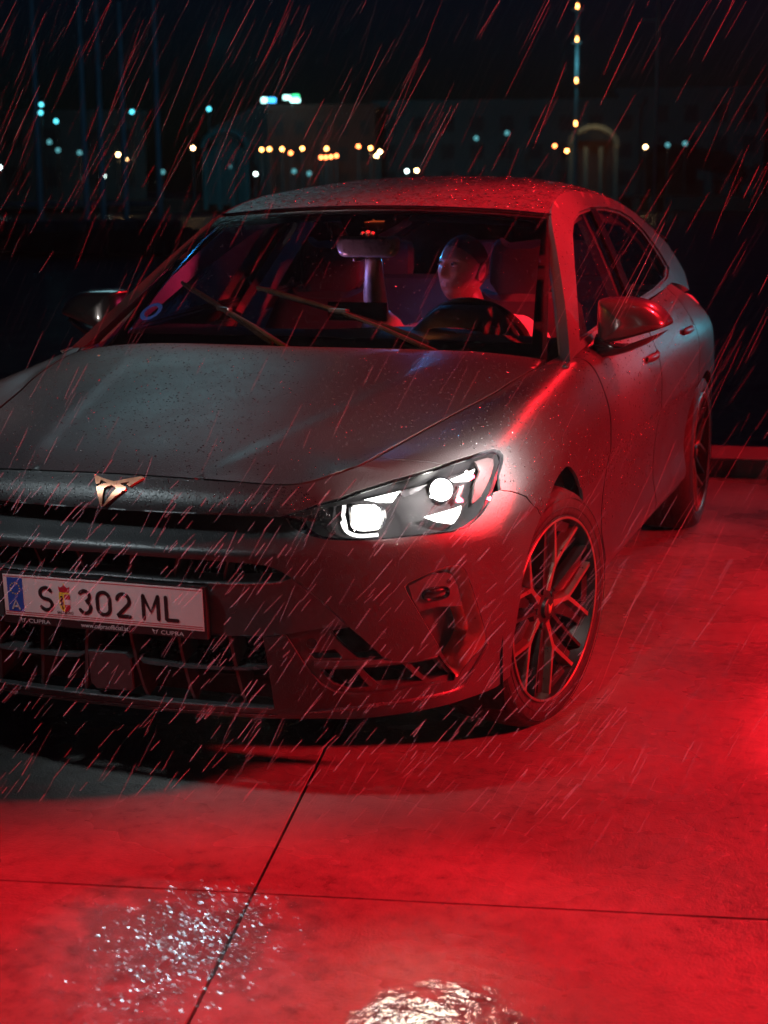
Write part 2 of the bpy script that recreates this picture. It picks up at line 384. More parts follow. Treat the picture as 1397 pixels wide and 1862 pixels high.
# =====================================================================
#  GROUND, KERB, HARBOUR
# =====================================================================
SA = math.atan2(.30, 1.547); SU = np.array([math.cos(SA), math.sin(SA)]); SW = np.array([-math.sin(SA), math.cos(SA)]); SJ = np.array([.526, -1.219])
def slab_pt(a, b): return SJ+SU*a+SW*b
ground = obj('ground', [(-60, -40, -.06), (60, -40, -.06), (60, 4.3, -.06), (-60, 4.3, -.06)], [(0, 1, 2, 3)], 'ground_dark'); tag(ground, kind='structure')
KY0, KS = 3.90, .068                                       # the kerb's front line: y = KY0 + KS*x
SL = 5.4; GAP = .0022
for i in range(-4, 4):
    for j in range(-3, 2):
        a0, a1, b0, b1 = i*SL+GAP, (i+1)*SL-GAP, j*SL+GAP, (j+1)*SL-GAP
        poly = [slab_pt(a0, b0), slab_pt(a1, b0), slab_pt(a1, b1), slab_pt(a0, b1)]
        # clip at the kerb line
        out = []
        for k in range(4):
            p, q = poly[k], poly[(k+1) % 4]; dp, dq = KY0+KS*p[0]-.01-p[1], KY0+KS*q[0]-.01-q[1]
            if dp >= 0: out.append(p)
            if dp*dq < 0: t = dp/(dp-dq); out.append(p+(q-p)*t)
        if len(out) < 3: continue
        c = sum(out)/len(out); r = random.Random(i*31+j); n = len(out)
        # edges slightly worn and uneven, joint sides recessed
        O2 = []
        for k in range(n):
            p, q = out[k], out[(k+1) % n]; m_ = max(2, int(np.linalg.norm(q-p)/.08))
            for t in range(m_):
                x = p+(q-p)*t/m_; e = (c-x)/np.linalg.norm(c-x); O2.append(x+e*(abs(r.gauss(0, .0010)) if 0 < t else 0.0))
        n = len(O2); mb = MB(); h = r.uniform(-.0012, .0012)
        ins = [x+(c-x)/np.linalg.norm(c-x)*.0025 for x in O2]
        mb.v = [(*x, h) for x in ins]+[(*x, h-.005) for x in O2]+[(*x, -.05) for x in O2]
        mb.f = [tuple(range(n))]+[(k, k+n, (k+1) % n+n, (k+1) % n) for k in range(n)]+[(k+n, k+2*n, (k+1) % n+2*n, (k+1) % n+n) for k in range(n)]
        mb.build('concrete_slab', 'concrete', ground)
def blob(name, c, rx, ry, z, seed, mat, parent=None):
    r = random.Random(seed); n = 56; ph = [r.uniform(0, 6.28) for _ in range(5)]; pts = []
    for k in range(n):
        g = 2*math.pi*k/n; q = 1+.16*math.sin(2*g+ph[0])+.12*math.sin(3*g+ph[1])+.08*math.sin(5*g+ph[2])+.05*math.sin(9*g+ph[3]); pts.append((c[0]+rx*q*math.cos(g), c[1]+ry*q*math.sin(g), z))
    return obj(name, pts, [tuple(range(n))], mat, parent)
pud = tag(blob('puddle', (.45, -1.47), .36, .42, .004, 3, 'puddle_water'), 'shallow rippled puddle glinting white on the concrete near its crossing joints', 'puddle', 'rain puddles on the concrete')
tag(blob('puddle', (1.05, -1.66), .28, .28, .004, 8, 'calm_water'), 'small puddle mirroring the bright headlight at the bottom edge', 'puddle', 'rain puddles on the concrete')
# wavelets on the puddle: small faces shaped and tilted to put glints toward the camera
_r = np.random.default_rng(21); V_ = []; F_ = []
for k in range(1200):
    c = np.array([.505, -1.50])+np.array([-.17, .98])*_r.normal(0, .155)+np.array([.98, .17])*_r.normal(0, .085)
    n = np.array([.135+_r.normal(0, .075), -.255+_r.normal(0, .075), 1.0]); n /= np.linalg.norm(n); a = np.cross(n, [.35, .93, 0]); a /= np.linalg.norm(a); b = np.cross(n, a)
    ra, rb = _r.uniform(.0025, .0070), _r.uniform(.0014, .0030); h = abs(b[2])*rb+abs(a[2])*ra+.0045; i0 = len(V_)
    for g in np.linspace(0, 2*math.pi, 7, False): V_.append(np.array([c[0], c[1], h])+a*ra*math.cos(g)*_r.uniform(.7, 1.2)+b*rb*math.sin(g)*_r.uniform(.7, 1.2))
    F_.append(tuple(range(i0, i0+7)))
tag(obj('glint_facets', V_, F_, 'glint_water', pud), kind='stuff')
# kerb: stones end to end
for i in range(-8, 9):
    x0 = i*1.6; y0 = KY0+KS*(x0+.8); mb = MB(); mb.box((x0+.8, y0+.21, .015), (1.585, .40, .15), math.atan(KS), .012)
    k = mb.build('kerb_stone', 'kerb_stone', ground)
water = obj('harbour_water', [(-400, 4.3, -.9), (400, 4.3, -.9), (400, 420, -.9), (-400, 420, -.9)], [(0, 1, 2, 3)], 'harbour_water'); tag(water, kind='structure')
qw = obj('quay_wall', [(-60, 4.29, -.06), (60, 4.29, -.06), (60, 4.29, -1.2), (-60, 4.29, -1.2)], [(0, 1, 2, 3)], 'ground_dark'); tag(qw, kind='structure')

# =====================================================================
#  CAR BODY SURFACES
# =====================================================================

PLAN=[(0,-.83),(.2,-.824),(.39,-.80),(.50,-.763),(.60,-.712),(.695,-.628),(.77,-.535),(.83,-.43),(.866,-.32),(.884,-.12),(.889,.08),(.89,.26),(.892,.45),(.892,.68),(.890,1.1),(.888,1.6),(.89,2.05),(.897,2.4),(.905,2.7),(.895,2.98),(.86,3.22),(.78,3.40),(.6,3.48),(0,3.53)]
ZF=[.205,.24,.30,.40,.50,.585,.62,.650,.69]
OF=[.065,.03,.015,0,.003,-.012,-.016,.028,.085]
OK3=[.06,.028,.012,0,0,-.008,-.010,.003,.014]
OM=[.06,.026,.010,0,0,.0,.004,.014,.030]
ZS=[.22,.25,.30,.40,.50,.585,.62,.66]
OS=[.05,.03,.012,.012,.010,.004,.002,.0]
OD=[.05,.03,.010,.024,.022,.012,.006,.0]
R8={8:(.853,-.31,.722),9:(.870,-.11,.745),10:(.876,.07,.765),11:(.878,.25,.775),12:(.88,.44,.78),13:(.88,.68,.785),14:(.88,1.1,.79),15:(.88,1.6,.80),16:(.882,2.05,.81),17:(.888,2.4,.82),18:(.895,2.7,.83),19:(.88,2.97,.83),20:(.84,3.2,.83),21:(.76,3.37,.83),22:(.6,3.45,.84),23:(0,3.5,.85)}
R9={0:(0,-.798,.738),1:(.2,-.792,.736),2:(.375,-.772,.733),3:(.465,-.748,.729),4:(.535,-.71,.731),5:(.625,-.63,.748),6:(.70,-.525,.765),7:(.755,-.425,.789),8:(.788,-.31,.812),9:(.798,-.13,.842),10:(.80,.03,.868),11:(.808,.22,.885),12:(.815,.40,.90),13:(.825,.62,.915),14:(.838,1.1,.90),15:(.835,1.6,.915),16:(.83,2.05,.93),17:(.825,2.4,.94),18:(.82,2.7,.95),19:(.80,2.95,.94),20:(.76,3.16,.93),21:(.70,3.32,.92),22:(.55,3.41,.92),23:(0,3.46,.93)}
R10={0:(0,-.762,.771),1:(.2,-.757,.768),2:(.36,-.742,.762),3:(.43,-.728,.761),4:(.475,-.70,.767),5:(.535,-.645,.787),6:(.562,-.605,.797),7:(.575,-.46,.808),8:(.595,-.34,.822),9:(.628,-.19,.843),10:(.655,-.075,.859),11:(.69,.06,.880),12:(.715,.22,.903),13:(.74,.42,.922),14:(.79,1.1,.965),15:(.785,1.6,.985),16:(.775,2.05,1.0),17:(.76,2.4,1.01),18:(.74,2.7,1.02),19:(.70,2.95,1.0),20:(.66,3.10,.98),21:(.60,3.27,.95),22:(.5,3.36,.95),23:(0,3.4,.96)}
def _grid():
    P=np.array(PLAN);n=len(P);G=np.zeros((n,12,3))
    Q=np.vstack([[-P[1,0],P[1,1]],P,[-P[-2,0],P[-2,1]]])
    for k in range(n):
        t=Q[k+2]-Q[k];t/=np.linalg.norm(t);nin=np.array([-t[1],t[0]])
        if k<8:
            off=OF if k<3 else (OK3 if k==3 else OM);zs=ZF
            for r in range(9):
                b=P[k]+nin*off[r];G[k,r]=(b[0],b[1],zs[r])
            if k>=4:
                f=min((k-3)/3.,1.); b=P[k]+nin*(.06-.04*f);G[k,0]=(b[0],b[1],.205-.013*f)
                b=P[k]+nin*(.026-.014*f);G[k,1]=(b[0],b[1],.24)
            # upper copy of the nose edge
            o=.015 if k<3 else off[8]; b=P[k]+nin*o
            G[k,9]=(b[0],b[1],.697 if k<3 else .69)
        else:
            off=OD if 13<=k<=17 else OS
            for r in range(8):
                b=P[k]+nin*off[r];G[k,r]=(b[0],b[1],ZS[r])
            if k<=9:
                b=P[k]+nin*.018;G[k,0]=(b[0],b[1],.196)
                b=P[k]+nin*.011;G[k,1]=(b[0],b[1],.243)
                b=P[k]+nin*.006;G[k,2]=(b[0],b[1],.30)
                b=P[k]+nin*.004;G[k,3]=(b[0],b[1],.40)
            G[k,8]=R8[k];G[k,9]=R8[k]
        G[k,10]=R9[k];G[k,11]=R10[k]
    G[0,:,0]=0;G[-1,:,0]=0
    return G
GRID=_grid()
def _cr(A,t):
    """Catmull-Rom along axis 0 at parameters t (clamped, end phantom by reflection)"""
    n=len(A);i=np.clip(np.floor(t).astype(int),0,n-2);u=(t-i)
    E=np.concatenate([2*A[:1]-A[1:2],A,2*A[-1:]-A[-2:-1]])
    sh=(len(t),)+(1,)*(A.ndim-1);u=u.reshape(sh)
    p0,p1,p2,p3=E[i],E[i+1],E[i+2],E[i+3]
    return .5*(2*p1+(p2-p0)*u+(2*p0-5*p1+4*p2-p3)*u*u+(3*p1-p0-3*p2+p3)*u**3)
def _mono(k): return k
def belt(s,v):
    """s in 0..23 along the car, v in 0..10 up: 0..8 lower skin, 8..10 upper"""
    s=np.atleast_1d(np.asarray(s,float));v=np.atleast_1d(np.asarray(v,float))
    M=GRID.copy()
    # mirror phantom at the nose for symmetry
    ext=np.concatenate([M[1:2]*np.array([-1,1,1]),M]);
    cols=_cr(ext,s+1)               # (n,12,3)
    lo=np.concatenate([cols[:,:9],cols[:,10:11]],1)
    up=np.concatenate([cols[:,7:8],cols[:,9:12]],1)
    def ev(Cc,t):
        n=Cc.shape[1];i=np.clip(np.floor(t).astype(int),0,n-2);u=(t-i)[:,None]
        E=np.concatenate([2*Cc[:,:1]-Cc[:,1:2],Cc,2*Cc[:,-1:]-Cc[:,-2:-1]],1)
        a=np.arange(len(t));p0,p1,p2,p3=E[a,i],E[a,i+1],E[a,i+2],E[a,i+3]
        return .5*(2*p1+(p2-p0)*u+(2*p0-5*p1+4*p2-p3)*u*u+(3*p1-p0-3*p2+p3)*u**3)
    L=ev(lo,np.clip(v,0,8));U=ev(up,np.clip(v-7,1,3))
    return np.where((v<=8)[:,None],L,U)

def BELT(s, v):
    s = np.asarray(s, float); P = belt(np.abs(s), np.clip(v, 0, 10)); P = P.copy(); P[:, 0] *= np.where(s < 0, -1, 1); return P
def poly_fit():
    """hood height field: z over x^2 and y through its shut lines, cowl and crown"""
    D = [(x, y, z) for x, y, z in (R10[k] for k in range(0, 14))]
    D += [(0, .44, .956), (.3, .455, .953), (.5, .49, .945), (.68, .55, .925), (0, .1, .925), (0, -.2, .888), (0, -.5, .838), (0, -.66, .803), (.25, -.2, .884), (.3, .1, .920), (.25, -.5, .832), (.4, -.4, .838), (.5, -.1, .878), (.45, -.62, .792), (.55, .2, .915)]
    D = np.array(D); W = np.ones(len(D)); W[:14] = 3
    A = hood_basis(D[:, 0], D[:, 1]); c, *_ = np.linalg.lstsq(A*W[:, None], D[:, 2]*W, rcond=None); return c
def hood_basis(x, y):
    q = x*x; return np.stack([np.ones_like(x), y, y*y, y**3, y**4, q, q*y, q*y*y, q*q, q*q*y], 1)
HC = poly_fit()
# residual at the edge is handed to the hood so that it meets the skin exactly
_ek = np.linspace(0, 13, 200); _E = belt(_ek, np.full(200, 10.)); _er = _E[:, 2]-hood_basis(_E[:, 0], _E[:, 1])@HC
def HOOD(x, y):
    x = np.asarray(x, float); y = np.asarray(y, float); z = hood_basis(x, y)@HC
    d2 = (np.abs(x)[:, None]-_E[None, :, 0])**2+(y[:, None]-_E[None, :, 1])**2; wgt = np.exp(-d2/(2*.03**2)); far = np.exp(-d2.min(1)/(2*.09**2))
    z = z+far*(wgt@_er)/(wgt.sum(1)+1e-9)
    # two creases running from the nose to the screen
    xc = .225+.235*np.clip((y+.76)/1.0, 0, 1.25)**.85; t = (np.abs(x)-xc)
    z = z+.0045*np.exp(-np.maximum(t, 0)/.16)*np.exp(-np.maximum(-t, 0)/.012)*np.clip((.5-y)/.5, 0, 1)*np.clip((y+.78)/.12, 0, 1)
    return np.stack([x, y, z], 1)
def SIDE(y, z):
    y = np.asarray(y, float); z = np.asarray(z, float)
    x = .792-.47*(z-.95)-.20*np.maximum(z-.95, 0)**2-.045*np.maximum((y-2.1)/1.2, 0)**2
    return np.stack([x, y, z], 1)
RAIL = np.array([(.47, .915), (.62, 1.003), (.80, 1.112), (1.0, 1.233), (1.16, 1.322), (1.30, 1.362), (1.5, 1.390), (1.75, 1.397), (2.0, 1.388), (2.25, 1.370), (2.52, 1.337), (2.77, 1.287), (3.0, 1.225), (3.2, 1.165)])
RC = np.array([(1.10, 1.338), (1.165, 1.353), (1.3, 1.382), (1.5, 1.417), (1.75, 1.445), (2.0, 1.453), (2.3, 1.449), (2.6, 1.432), (2.9, 1.402), (3.2, 1.355), (3.4, 1.33)])
def lin(t, tab, col=1):
    """smooth interpolation in a table"""
    n = len(tab); i = np.interp(t, tab[:, 0], np.arange(n)); return _cr(tab[:, col:col+1], np.asarray(i))[:, 0]
def ROOF(a, y):
    a = np.asarray(a, float); y = np.asarray(y, float); zr = lin(y, RAIL); zc = lin(y, RC); xr = SIDE(y, zr)[:, 0]
    q = np.abs(a); z = zc-(zc-zr)*(.35*q**2+.65*q**4); return np.stack([a*xr, y+.012*q*q, z], 1)
def WIND(a, b):
    """windscreen: a across -1..1, b from cowl to roof"""
    a = np.asarray(a, float); b = np.asarray(b, float); q = a*a
    base = np.stack([.735*a, .40+.15*q, .925-.015*q], 1); top = np.stack([.600*a, 1.155+.012*q, 1.350-.030*q], 1)
    P = base+(top-base)*b[:, None]; n = np.array([0, -.52, .85]); return P+n*(4*b*(1-b)*.022)[:, None]

# =====================================================================
#  THE CAR
# =====================================================================
car = empty('parked_car'); tag(car, 'matte grey hatchback with one lit headlight standing on wet red-lit concrete in the rain', 'car')
HL = [(2.212, 8.02), (2.4, 7.5), (2.838, 7.14), (3.2, 6.86), (3.863, 6.64), (4.388, 6.58), (5.05, 6.56), (5.863, 6.46), (6.275, 6.66), (6.588, 7.08), (6.913, 7.7), (7.25, 8.1), (7.525, 8.36), (7.788, 8.56), (7.888, 8.66), (7.9, 8.78), (7.812, 8.88), (7.538, 8.96), (6.688, 9.1), (6.012, 9.18), (5.363, 9.22), (4.5, 9.18), (3.312, 8.86), (2.662, 8.42)]
HLi = [(2.50, 8.25), (2.80, 7.55), (3.16, 7.08), (3.80, 6.80), (4.40, 6.72), (5.05, 6.70), (5.86, 6.60), (6.24, 6.78), (6.54, 7.18), (6.87, 7.80), (7.20, 8.18), (7.50, 8.43), (7.74, 8.60), (7.82, 8.68), (7.83, 8.77), (7.76, 8.84), (7.5, 8.91), (6.67, 9.04), (6.0, 9.12), (5.36, 9.15), (4.5, 9.08), (3.36, 8.76)]
BARLOW = [(0, 5.36), (.688, 5.33), (1.088, 5.3), (1.463, 5.25), (1.788, 5.18), (2.013, 5.1), (2.188, 4.97)]
DIAG = [(2.45, 4.70), (2.762, 4.41), (3.075, 4.07), (3.375, 3.73), (3.588, 3.50)]
SLOT = [(0, 4.5), (.638, 4.48), (1.088, 4.46), (1.5, 4.46), (1.95, 4.5), (2.225, 4.54), (2.42, 4.62)]
GRR = [(1.95, 3.2), (1.988, 2.84), (2.013, 2.5), (2.05, 1.9), (2.075, 1.06)]
VENT = [(2.335, 3.26), (2.912, 3.38), (3.575, 3.48), (3.912, 3.14), (4.312, 2.66), (4.525, 2.52), (5.012, 2.44), (5.525, 2.48), (5.962, 1.84), (5.95, 1.62), (5.062, 1.66), (4.375, 1.64), (3.812, 1.64), (3.375, 1.76), (3.075, 2.04), (2.675, 2.64)]
VOP = [[(3.25, 3.3), (3.713, 3.38), (4.0, 3.04), (4.35, 2.66), (4.48, 2.60), (3.85, 2.63), (3.538, 2.94)],
       [(2.825, 2.78), (3.363, 2.86), (3.52, 2.66), (2.95, 2.64)],
       [(3.025, 2.4), (3.8, 2.38), (4.112, 1.84), (3.7, 1.80), (3.325, 2.0)],
       [(3.938, 2.38), (4.788, 2.36), (5.238, 1.78), (4.338, 1.82)],
       [(4.925, 2.36), (5.52, 2.38), (5.88, 1.84), (5.388, 1.78)]]
CV = [(4.738, 4.26), (4.812, 4.34), (5.3, 4.54), (5.738, 4.64), (6.0, 4.58), (6.15, 4.42), (6.275, 4.08), (6.488, 3.4), (6.712, 2.76), (6.738, 2.54), (6.638, 2.42), (6.35, 2.18), (6.138, 1.92), (6.03, 1.70), (5.945, 1.86), (5.57, 2.56), (5.163, 3.3), (4.825, 4.0)]
CI = [(4.9, 4.22), (5.3, 4.38), (5.725, 4.42), (5.913, 4.34), (6.062, 4.04), (6.212, 3.48), (6.413, 2.86), (6.35, 2.54), (6.113, 2.2), (6.0, 1.98), (5.60, 2.62), (5.238, 3.26), (4.962, 3.9)]
ARCH0 = [(7.72, .95), (7.74, 2.06), (7.84, 2.68), (8.19, 3.78), (8.5, 4.76), (8.8, 5.65), (9.15, 6.95), (9.65, 7.34), (10.2, 7.28), (10.65, 6.75), (11.0, 5.6), (11.25, 4.75), (11.47, 3.9), (11.6, 3.0), (11.66, 2.06), (11.62, .7), (11.56, .2)]
ARCH = ARCH0
RARCH = [(16.80, 1.5), (16.78, 2.06), (16.79, 2.68), (16.84, 3.26), (16.93, 3.84), (17.03, 4.38), (17.18, 4.92), (17.34, 5.88), (17.53, 6.78), (17.74, 6.98), (17.95, 7.04), (18.16, 6.98), (18.38, 6.78), (18.57, 5.88), (18.76, 4.92), (18.94, 4.38), (19.07, 3.84), (19.18, 3.26), (19.24, 2.68), (19.26, 2.06), (19.25, .76)]
SPLIT = [(7.338, 8.18), (7.688, 7.86), (8.15, 7.32), (8.78, 5.75+.02)]
def _unused(): pass
def shr(poly, k, c=None):
    P = np.array(poly); c = P.mean(0) if c is None else c; return [tuple(c+(p-c)*k) for p in P]
def cr_poly(pts, n=4, closed=True):
    P = np.array(pts+pts[:1] if closed else pts, float); t = np.linspace(0, len(P)-1, (len(P)-1)*n+1)
    if closed:
        E = np.concatenate([P[-2:-1], P, P[1:2]]); q = _cr(E, t+1)[:-1]
    else: q = _cr(P, t)
    return [tuple(x) for x in q]
# ---- bumper skin
ARCH = cr_poly(ARCH0, 4, False)
lower = [(7.72, .95), (7.2, .70), (6.28, .60), (5.1, .38), (3.65, .12), (2.2, .04), (0, .04)]
arch_f = [p for p in ARCH if p[0] <= 8.79 and p[1] <= 5.8]
half = [(0, 9.965), (5.9, 9.965), (5.9, 9.2)]+[p for p in HL if False]
# the nose strip ends above the headlight; the headlight itself is a hole reaching the outline's inside
half = [(0, 9.965), (6.4, 9.965), (6.45, 9.6), (6.55, 9.115)]
hl_low = [(7.338, 8.18)]
bump_half = [(0, 9.965), (6.4, 9.965), (6.44, 9.118)]
i0 = HL.index((6.012, 9.18)); hl_cut = HL[i0:]+HL[:HL.index((7.25, 8.1))+1]     # from above the lens round its inner tip to its lower rear
bump_half += [(6.2, 9.155)]+hl_cut+[(7.42, 8.06), (7.688, 7.82), (8.13, 7.28), (8.55, 6.4), (8.74, 5.55)]+[p for p in ARCH[::-1] if p[0] <= 8.72 and p[1] < 5.5]+lower[1:]
hc = BARLOW+DIAG+[(2.345, 3.25)]+GRR+[(1.35, 1.1), (.525, 1.14), (0, 1.16)]
bumper = panel('bumper', car, 'paint', BELT, sym(bump_half), [sym(hc), VENT, mirrored(VENT), CV, mirrored(CV)], (.11, .12), .012,
               lines=[[(-2.18, 7.985), (2.18, 7.985)], [(-2.2, 8.012), (2.2, 8.012)]])
# ---- panel round the number plate
gp = SLOT+[(2.47, 4.64)]+[(a-.012, b-.03) for a, b in DIAG]+[(2.36, 3.285), (1.925, 3.225), (1.288, 3.19), (0, 3.19)]
gpanel = panel('grille_panel', car, 'paint_satin', BELT, sym(gp), [], (.11, .12), .055)
# ---- black boxes behind the openings
def back_wall(name, poly, off, mat='void_black', parent=car, step=(.2, .25)):
    return panel(name, parent, mat, BELT, poly, [], step, .004, off=off)
gw = back_wall('grille_backing', sym([(0, 5.7), (2.3, 5.5), (3.9, 3.6), (2.6, .8), (0, .8)]), .10)
# slats, blade, radar cover
P_at = lambda s, v, d=0.: (lambda P, N: P[0]-N[0]*d)(*evn(BELT, [(s, v)]))
def s_of_x(x): return float(np.interp(abs(x), [0, .2, .39, .5], [0, 1, 2, 3]))*(1 if x >= 0 else -1)
def upright(name, x, v0, v1, lean, w, d0, d1, mat):
    mb = MB(); n = 5; rs = []
    for k in range(n):
        v = v0+(v1-v0)*k/(n-1); xx = x+lean*(k/(n-1)-.5)*(1 if x >= 0 else -1); s = s_of_x(xx); a = P_at(s, v, d0); b = P_at(s, v, d1); ww = np.array([w/2, 0, 0])
        rs.append([a-ww*.55, a+ww*.55, (a+b)/2+ww, b+ww, b-ww, (a+b)/2-ww])
    mb.rings(rs); return mb.build(name, mat, car)
for x in (-.295, -.18, -.065, .065, .18, .295):
    upright('grille_fin', x, 4.40, 5.38, .02, .010, .018, .09, 'paint_satin')
for x in (-.31, -.19, -.068, .068, .19, .31):
    upright('grille_slat', x, 1.1, 3.3, -.03, .014, .012, .095, 'paint_satin')
for sg in (1, -1):
    mb = MB(); rs = []
    for x, dz, dd in ((.062, .012, .02), (.085, 0, .008), (.12, -.002, .006), (.2, -.003, .006), (.28, -.003, .008), (.34, -.002, .011), (.385, 0, .02), (.402, .001, .03)):
        s = s_of_x(x); a = P_at(s, 2.42, dd)+np.array([0, 0, dz]); b = P_at(s, 2.42, .095)+np.array([0, 0, dz])
        rs.append([(sg*p[0], p[1], p[2]) for p in (a+[0, 0, -.004], a+[0, .002, .004], a+[0, .02, .010], b+[0, 0, .012], b+[0, 0, -.010], a+[0, .02, -.009])])
    mb.rings(rs); mb.build('grille_blade', 'trim_edge', car, True, 40)
mb = MB(); rc = [(-.056, .358), (.044, .360), (.057, .347), (.058, .272), (.050, .264), (-.042, .262), (-.056, .276)]
def rfn(d): return lambda u, v: (u, -.822+d+(.36-v)*.10, v)
mb.rings([[rfn(.006)(u*.93, .312+(v-.312)*.93) for u, v in rc], [rfn(.0)(u, v) for u, v in rc]][::-1]+[], False)
mb = MB(); mb.rings([[rfn(.05)(u, v) for u, v in rc], [rfn(.004)(u, v) for u, v in rc], [rfn(.0)(u*.95, .312+(v-.312)*.95) for u, v in rc]]); mb.build('radar_cover', 'paint_satin', car)
# lip blade under the grille and the lower edge line
def strip(name, sv, rad, mat, off=0., flat=1., parent=car, n=6):
    P, N = evn(BELT, np.array(sv)); mb = MB(); mb.tube(P-N*off, rad, n, True, flat); return mb.build(name, mat, parent, True)
strip('lip_edge', dens([(-2.07, 1.08), (2.07, 1.08)], .15, 1, False), .0035, 'trim_edge', -.001)
strip('lip_edge', dens([(-2.1, .55), (2.1, .55)], .15, 1, False), .0028, 'trim_edge', .0)
strip('slot_edge', dens([(-2.3, 4.52)]+[(-a, b-.01) for a, b in SLOT[::-1][1:]]+[(a, b-.01) for a, b in SLOT[1:-1]]+[(2.3, 4.52)], .15, 1, False), .0030, 'trim_edge', .001)
ug = [(0, 8.), ]
# underside of the nose: nothing hidden is left open
# ---- side vents of the bumper
for sg in (1, -1):
    mm = (lambda p: p) if sg > 0 else mirrored
    ins = panel('vent_insert', car, 'paint_satin', BELT, mm(shr(VENT, .992)), [mm(h) for h in VOP], (.08, .09), .03, off=.012)
    back_wall('vent_backing', mm(shr(VENT, 1.12)), .095)
    bl = [(2.93, 2.52), (3.7, 2.5), (4.5, 2.49), (5.012, 2.45), (5.50, 2.46)]
    P, N = evn(BELT, np.array(dens(bl, .12, 1, False))*np.array([sg, 1])); mb = MB(); rs = []
    for p, n_ in zip(P, N):
        rs.append([p+n_*.0, p-n_*.004+[0, 0, .009], p-n_*.05+[0, 0, .012], p-n_*.05-[0, 0, .01], p-n_*.004-[0, 0, .006]])
    mb.rings(rs); mb.build('vent_blade', 'paint_satin', car, True, 40)
    # round washer cover
    P, N = evn(BELT, [(sg*2.888, 3.02)]); mb = MB(); n0 = Vector(N[0]); a = n0.orthogonal().normalized(); b = n0.cross(a); c0 = Vector(P[0])-n0*.011
    mb.rings([[c0+(a*math.cos(g)+b*math.sin(g))*r_+n0*h for g in np.linspace(0, 2*math.pi, 20, False)] for r_, h in ((.0125, 0), (.0125, .002), (.0105, .0022), (.0095, -.001))]); mb.build('vent_eye', 'gloss_black', car, True)
    # outer air curtain: bevelled frame, ledge with lamp, slanted inner wall
    O = cr_poly(mm(shr(CV, .988)), 3); I = cr_poly(mm(shr(CI, 1.0)), 3)
    def resamp(p, n):
        p = np.array(p+p[:1]); d = np.r_[0, np.cumsum(np.hypot(*np.diff(p, axis=0).T))]; t = np.linspace(0, d[-1], n, False); return np.stack([np.interp(t, d, p[:, 0]), np.interp(t, d, p[:, 1])], 1)
    NN = 72; Or = resamp(O, NN); Ir = resamp(I, NN)
    # line the two rings up by angle
    k = min(range(NN), key=lambda q: np.abs(Or-np.roll(Ir, -q, 0)).sum()); Ir = np.roll(Ir, -k, 0)
    PO, NO = evn(BELT, Or); PI, NI = evn(BELT, Ir)
    mb = MB(); mb.rings([PO-NO*.004, PO-NO*.001, PO*.9+PI*.1-NO*.002, PI*.8+PO*.2-NI*.024, PI-NI*.030, PI-NI*.075], False); mb.build('air_curtain_frame', 'trim_satin', car, True, 50)
    back_wall('air_curtain_wall', mm(shr(CI, 1.06)), .072, 'black_plastic')
    LED = mm([(4.99, 3.84), (4.9, 4.2), (5.3, 4.38), (5.725, 4.42), (5.913, 4.34), (6.062, 4.04), (6.19, 3.50), (5.55, 3.58), (5.14, 3.54)])
    led = panel('air_curtain_ledge', car, 'paint_satin', BELT, LED, [], (.08, .09), .045, off=.018)
    P, N = evn(BELT, [(sg*5.51, 3.92)]); n0 = Vector(N[0]); ax = Vector((n0.y*sg*-1, n0.x*sg, 0)).normalized(); bx = n0.cross(ax).normalized(); c0 = Vector(P[0])-n0*.017
    def oval(rx, rz, h): return [c0+ax*rx*math.copysign(abs(math.cos(g))**.75, math.cos(g))+bx*rz*math.copysign(abs(math.sin(g))**.75, math.sin(g))+n0*h for g in np.linspace(0, 2*math.pi, 28, False)]
    mb = MB(); mb.rings([oval(.037, .0165, -.004), oval(.037, .0165, .006), oval(.034, .0145, .009), oval(.029, .011, .003), oval(.012, .005, .006)]); mb.build('sensor_pod', 'gloss_black', led, True, 30)
    P, N = evn(BELT, [(sg*5.838, 4.16)]); n0 = Vector(N[0]); a = n0.orthogonal().normalized(); b = n0.cross(a); c0 = Vector(P[0])-n0*.0175
    mb = MB(); mb.rings([[c0+(a*math.cos(g)+b*math.sin(g))*r_+n0*h for g in np.linspace(0, 2*math.pi, 14, False)] for r_, h in ((.0055, 0), (.0055, .0015), (.003, .0008))]); mb.build('screw_hole', 'void_black', led, True)
    # raised rib along the lower corner, paler to paint in the crease highlight
    rib = cr_poly([(2.6, .80), (2.95, .84), (4.04, 1.06), (5.11, 1.1), (5.9, 1.16), (6.2, 1.36), (6.42, 1.84), (6.76, 2.44), (6.80, 2.6)], 4, False)
    P, N = evn(BELT, np.array(rib)*np.array([sg, 1])); mb = MB(); L = len(P); mb.tube(P-N*.002, [.0065*min(1, .15+6*min(i, L-1-i)/L) for i in range(L)], 8); mb.build('bumper_rib', 'trim_edge', car, True)
    # parking sensor
    for s_, v_ in ((1.562, 3.8), (4.312, 3.16)):
        P, N = evn(BELT, [(sg*s_, v_)]); n0 = Vector(N[0]); a = n0.orthogonal().normalized(); b = n0.cross(a); c0 = Vector(P[0])
        mb = MB(); mb.rings([[c0+(a*math.cos(g)+b*math.sin(g))*r_+n0*h for g in np.linspace(0, 2*math.pi, 20, False)] for r_, h in ((.0098, -.002), (.0098, .0004), (.0088, .0004), (.0085, -.0008), (.0078, .0012))]); mb.build('parking_sensor', 'paint_satin', car, True, 20)

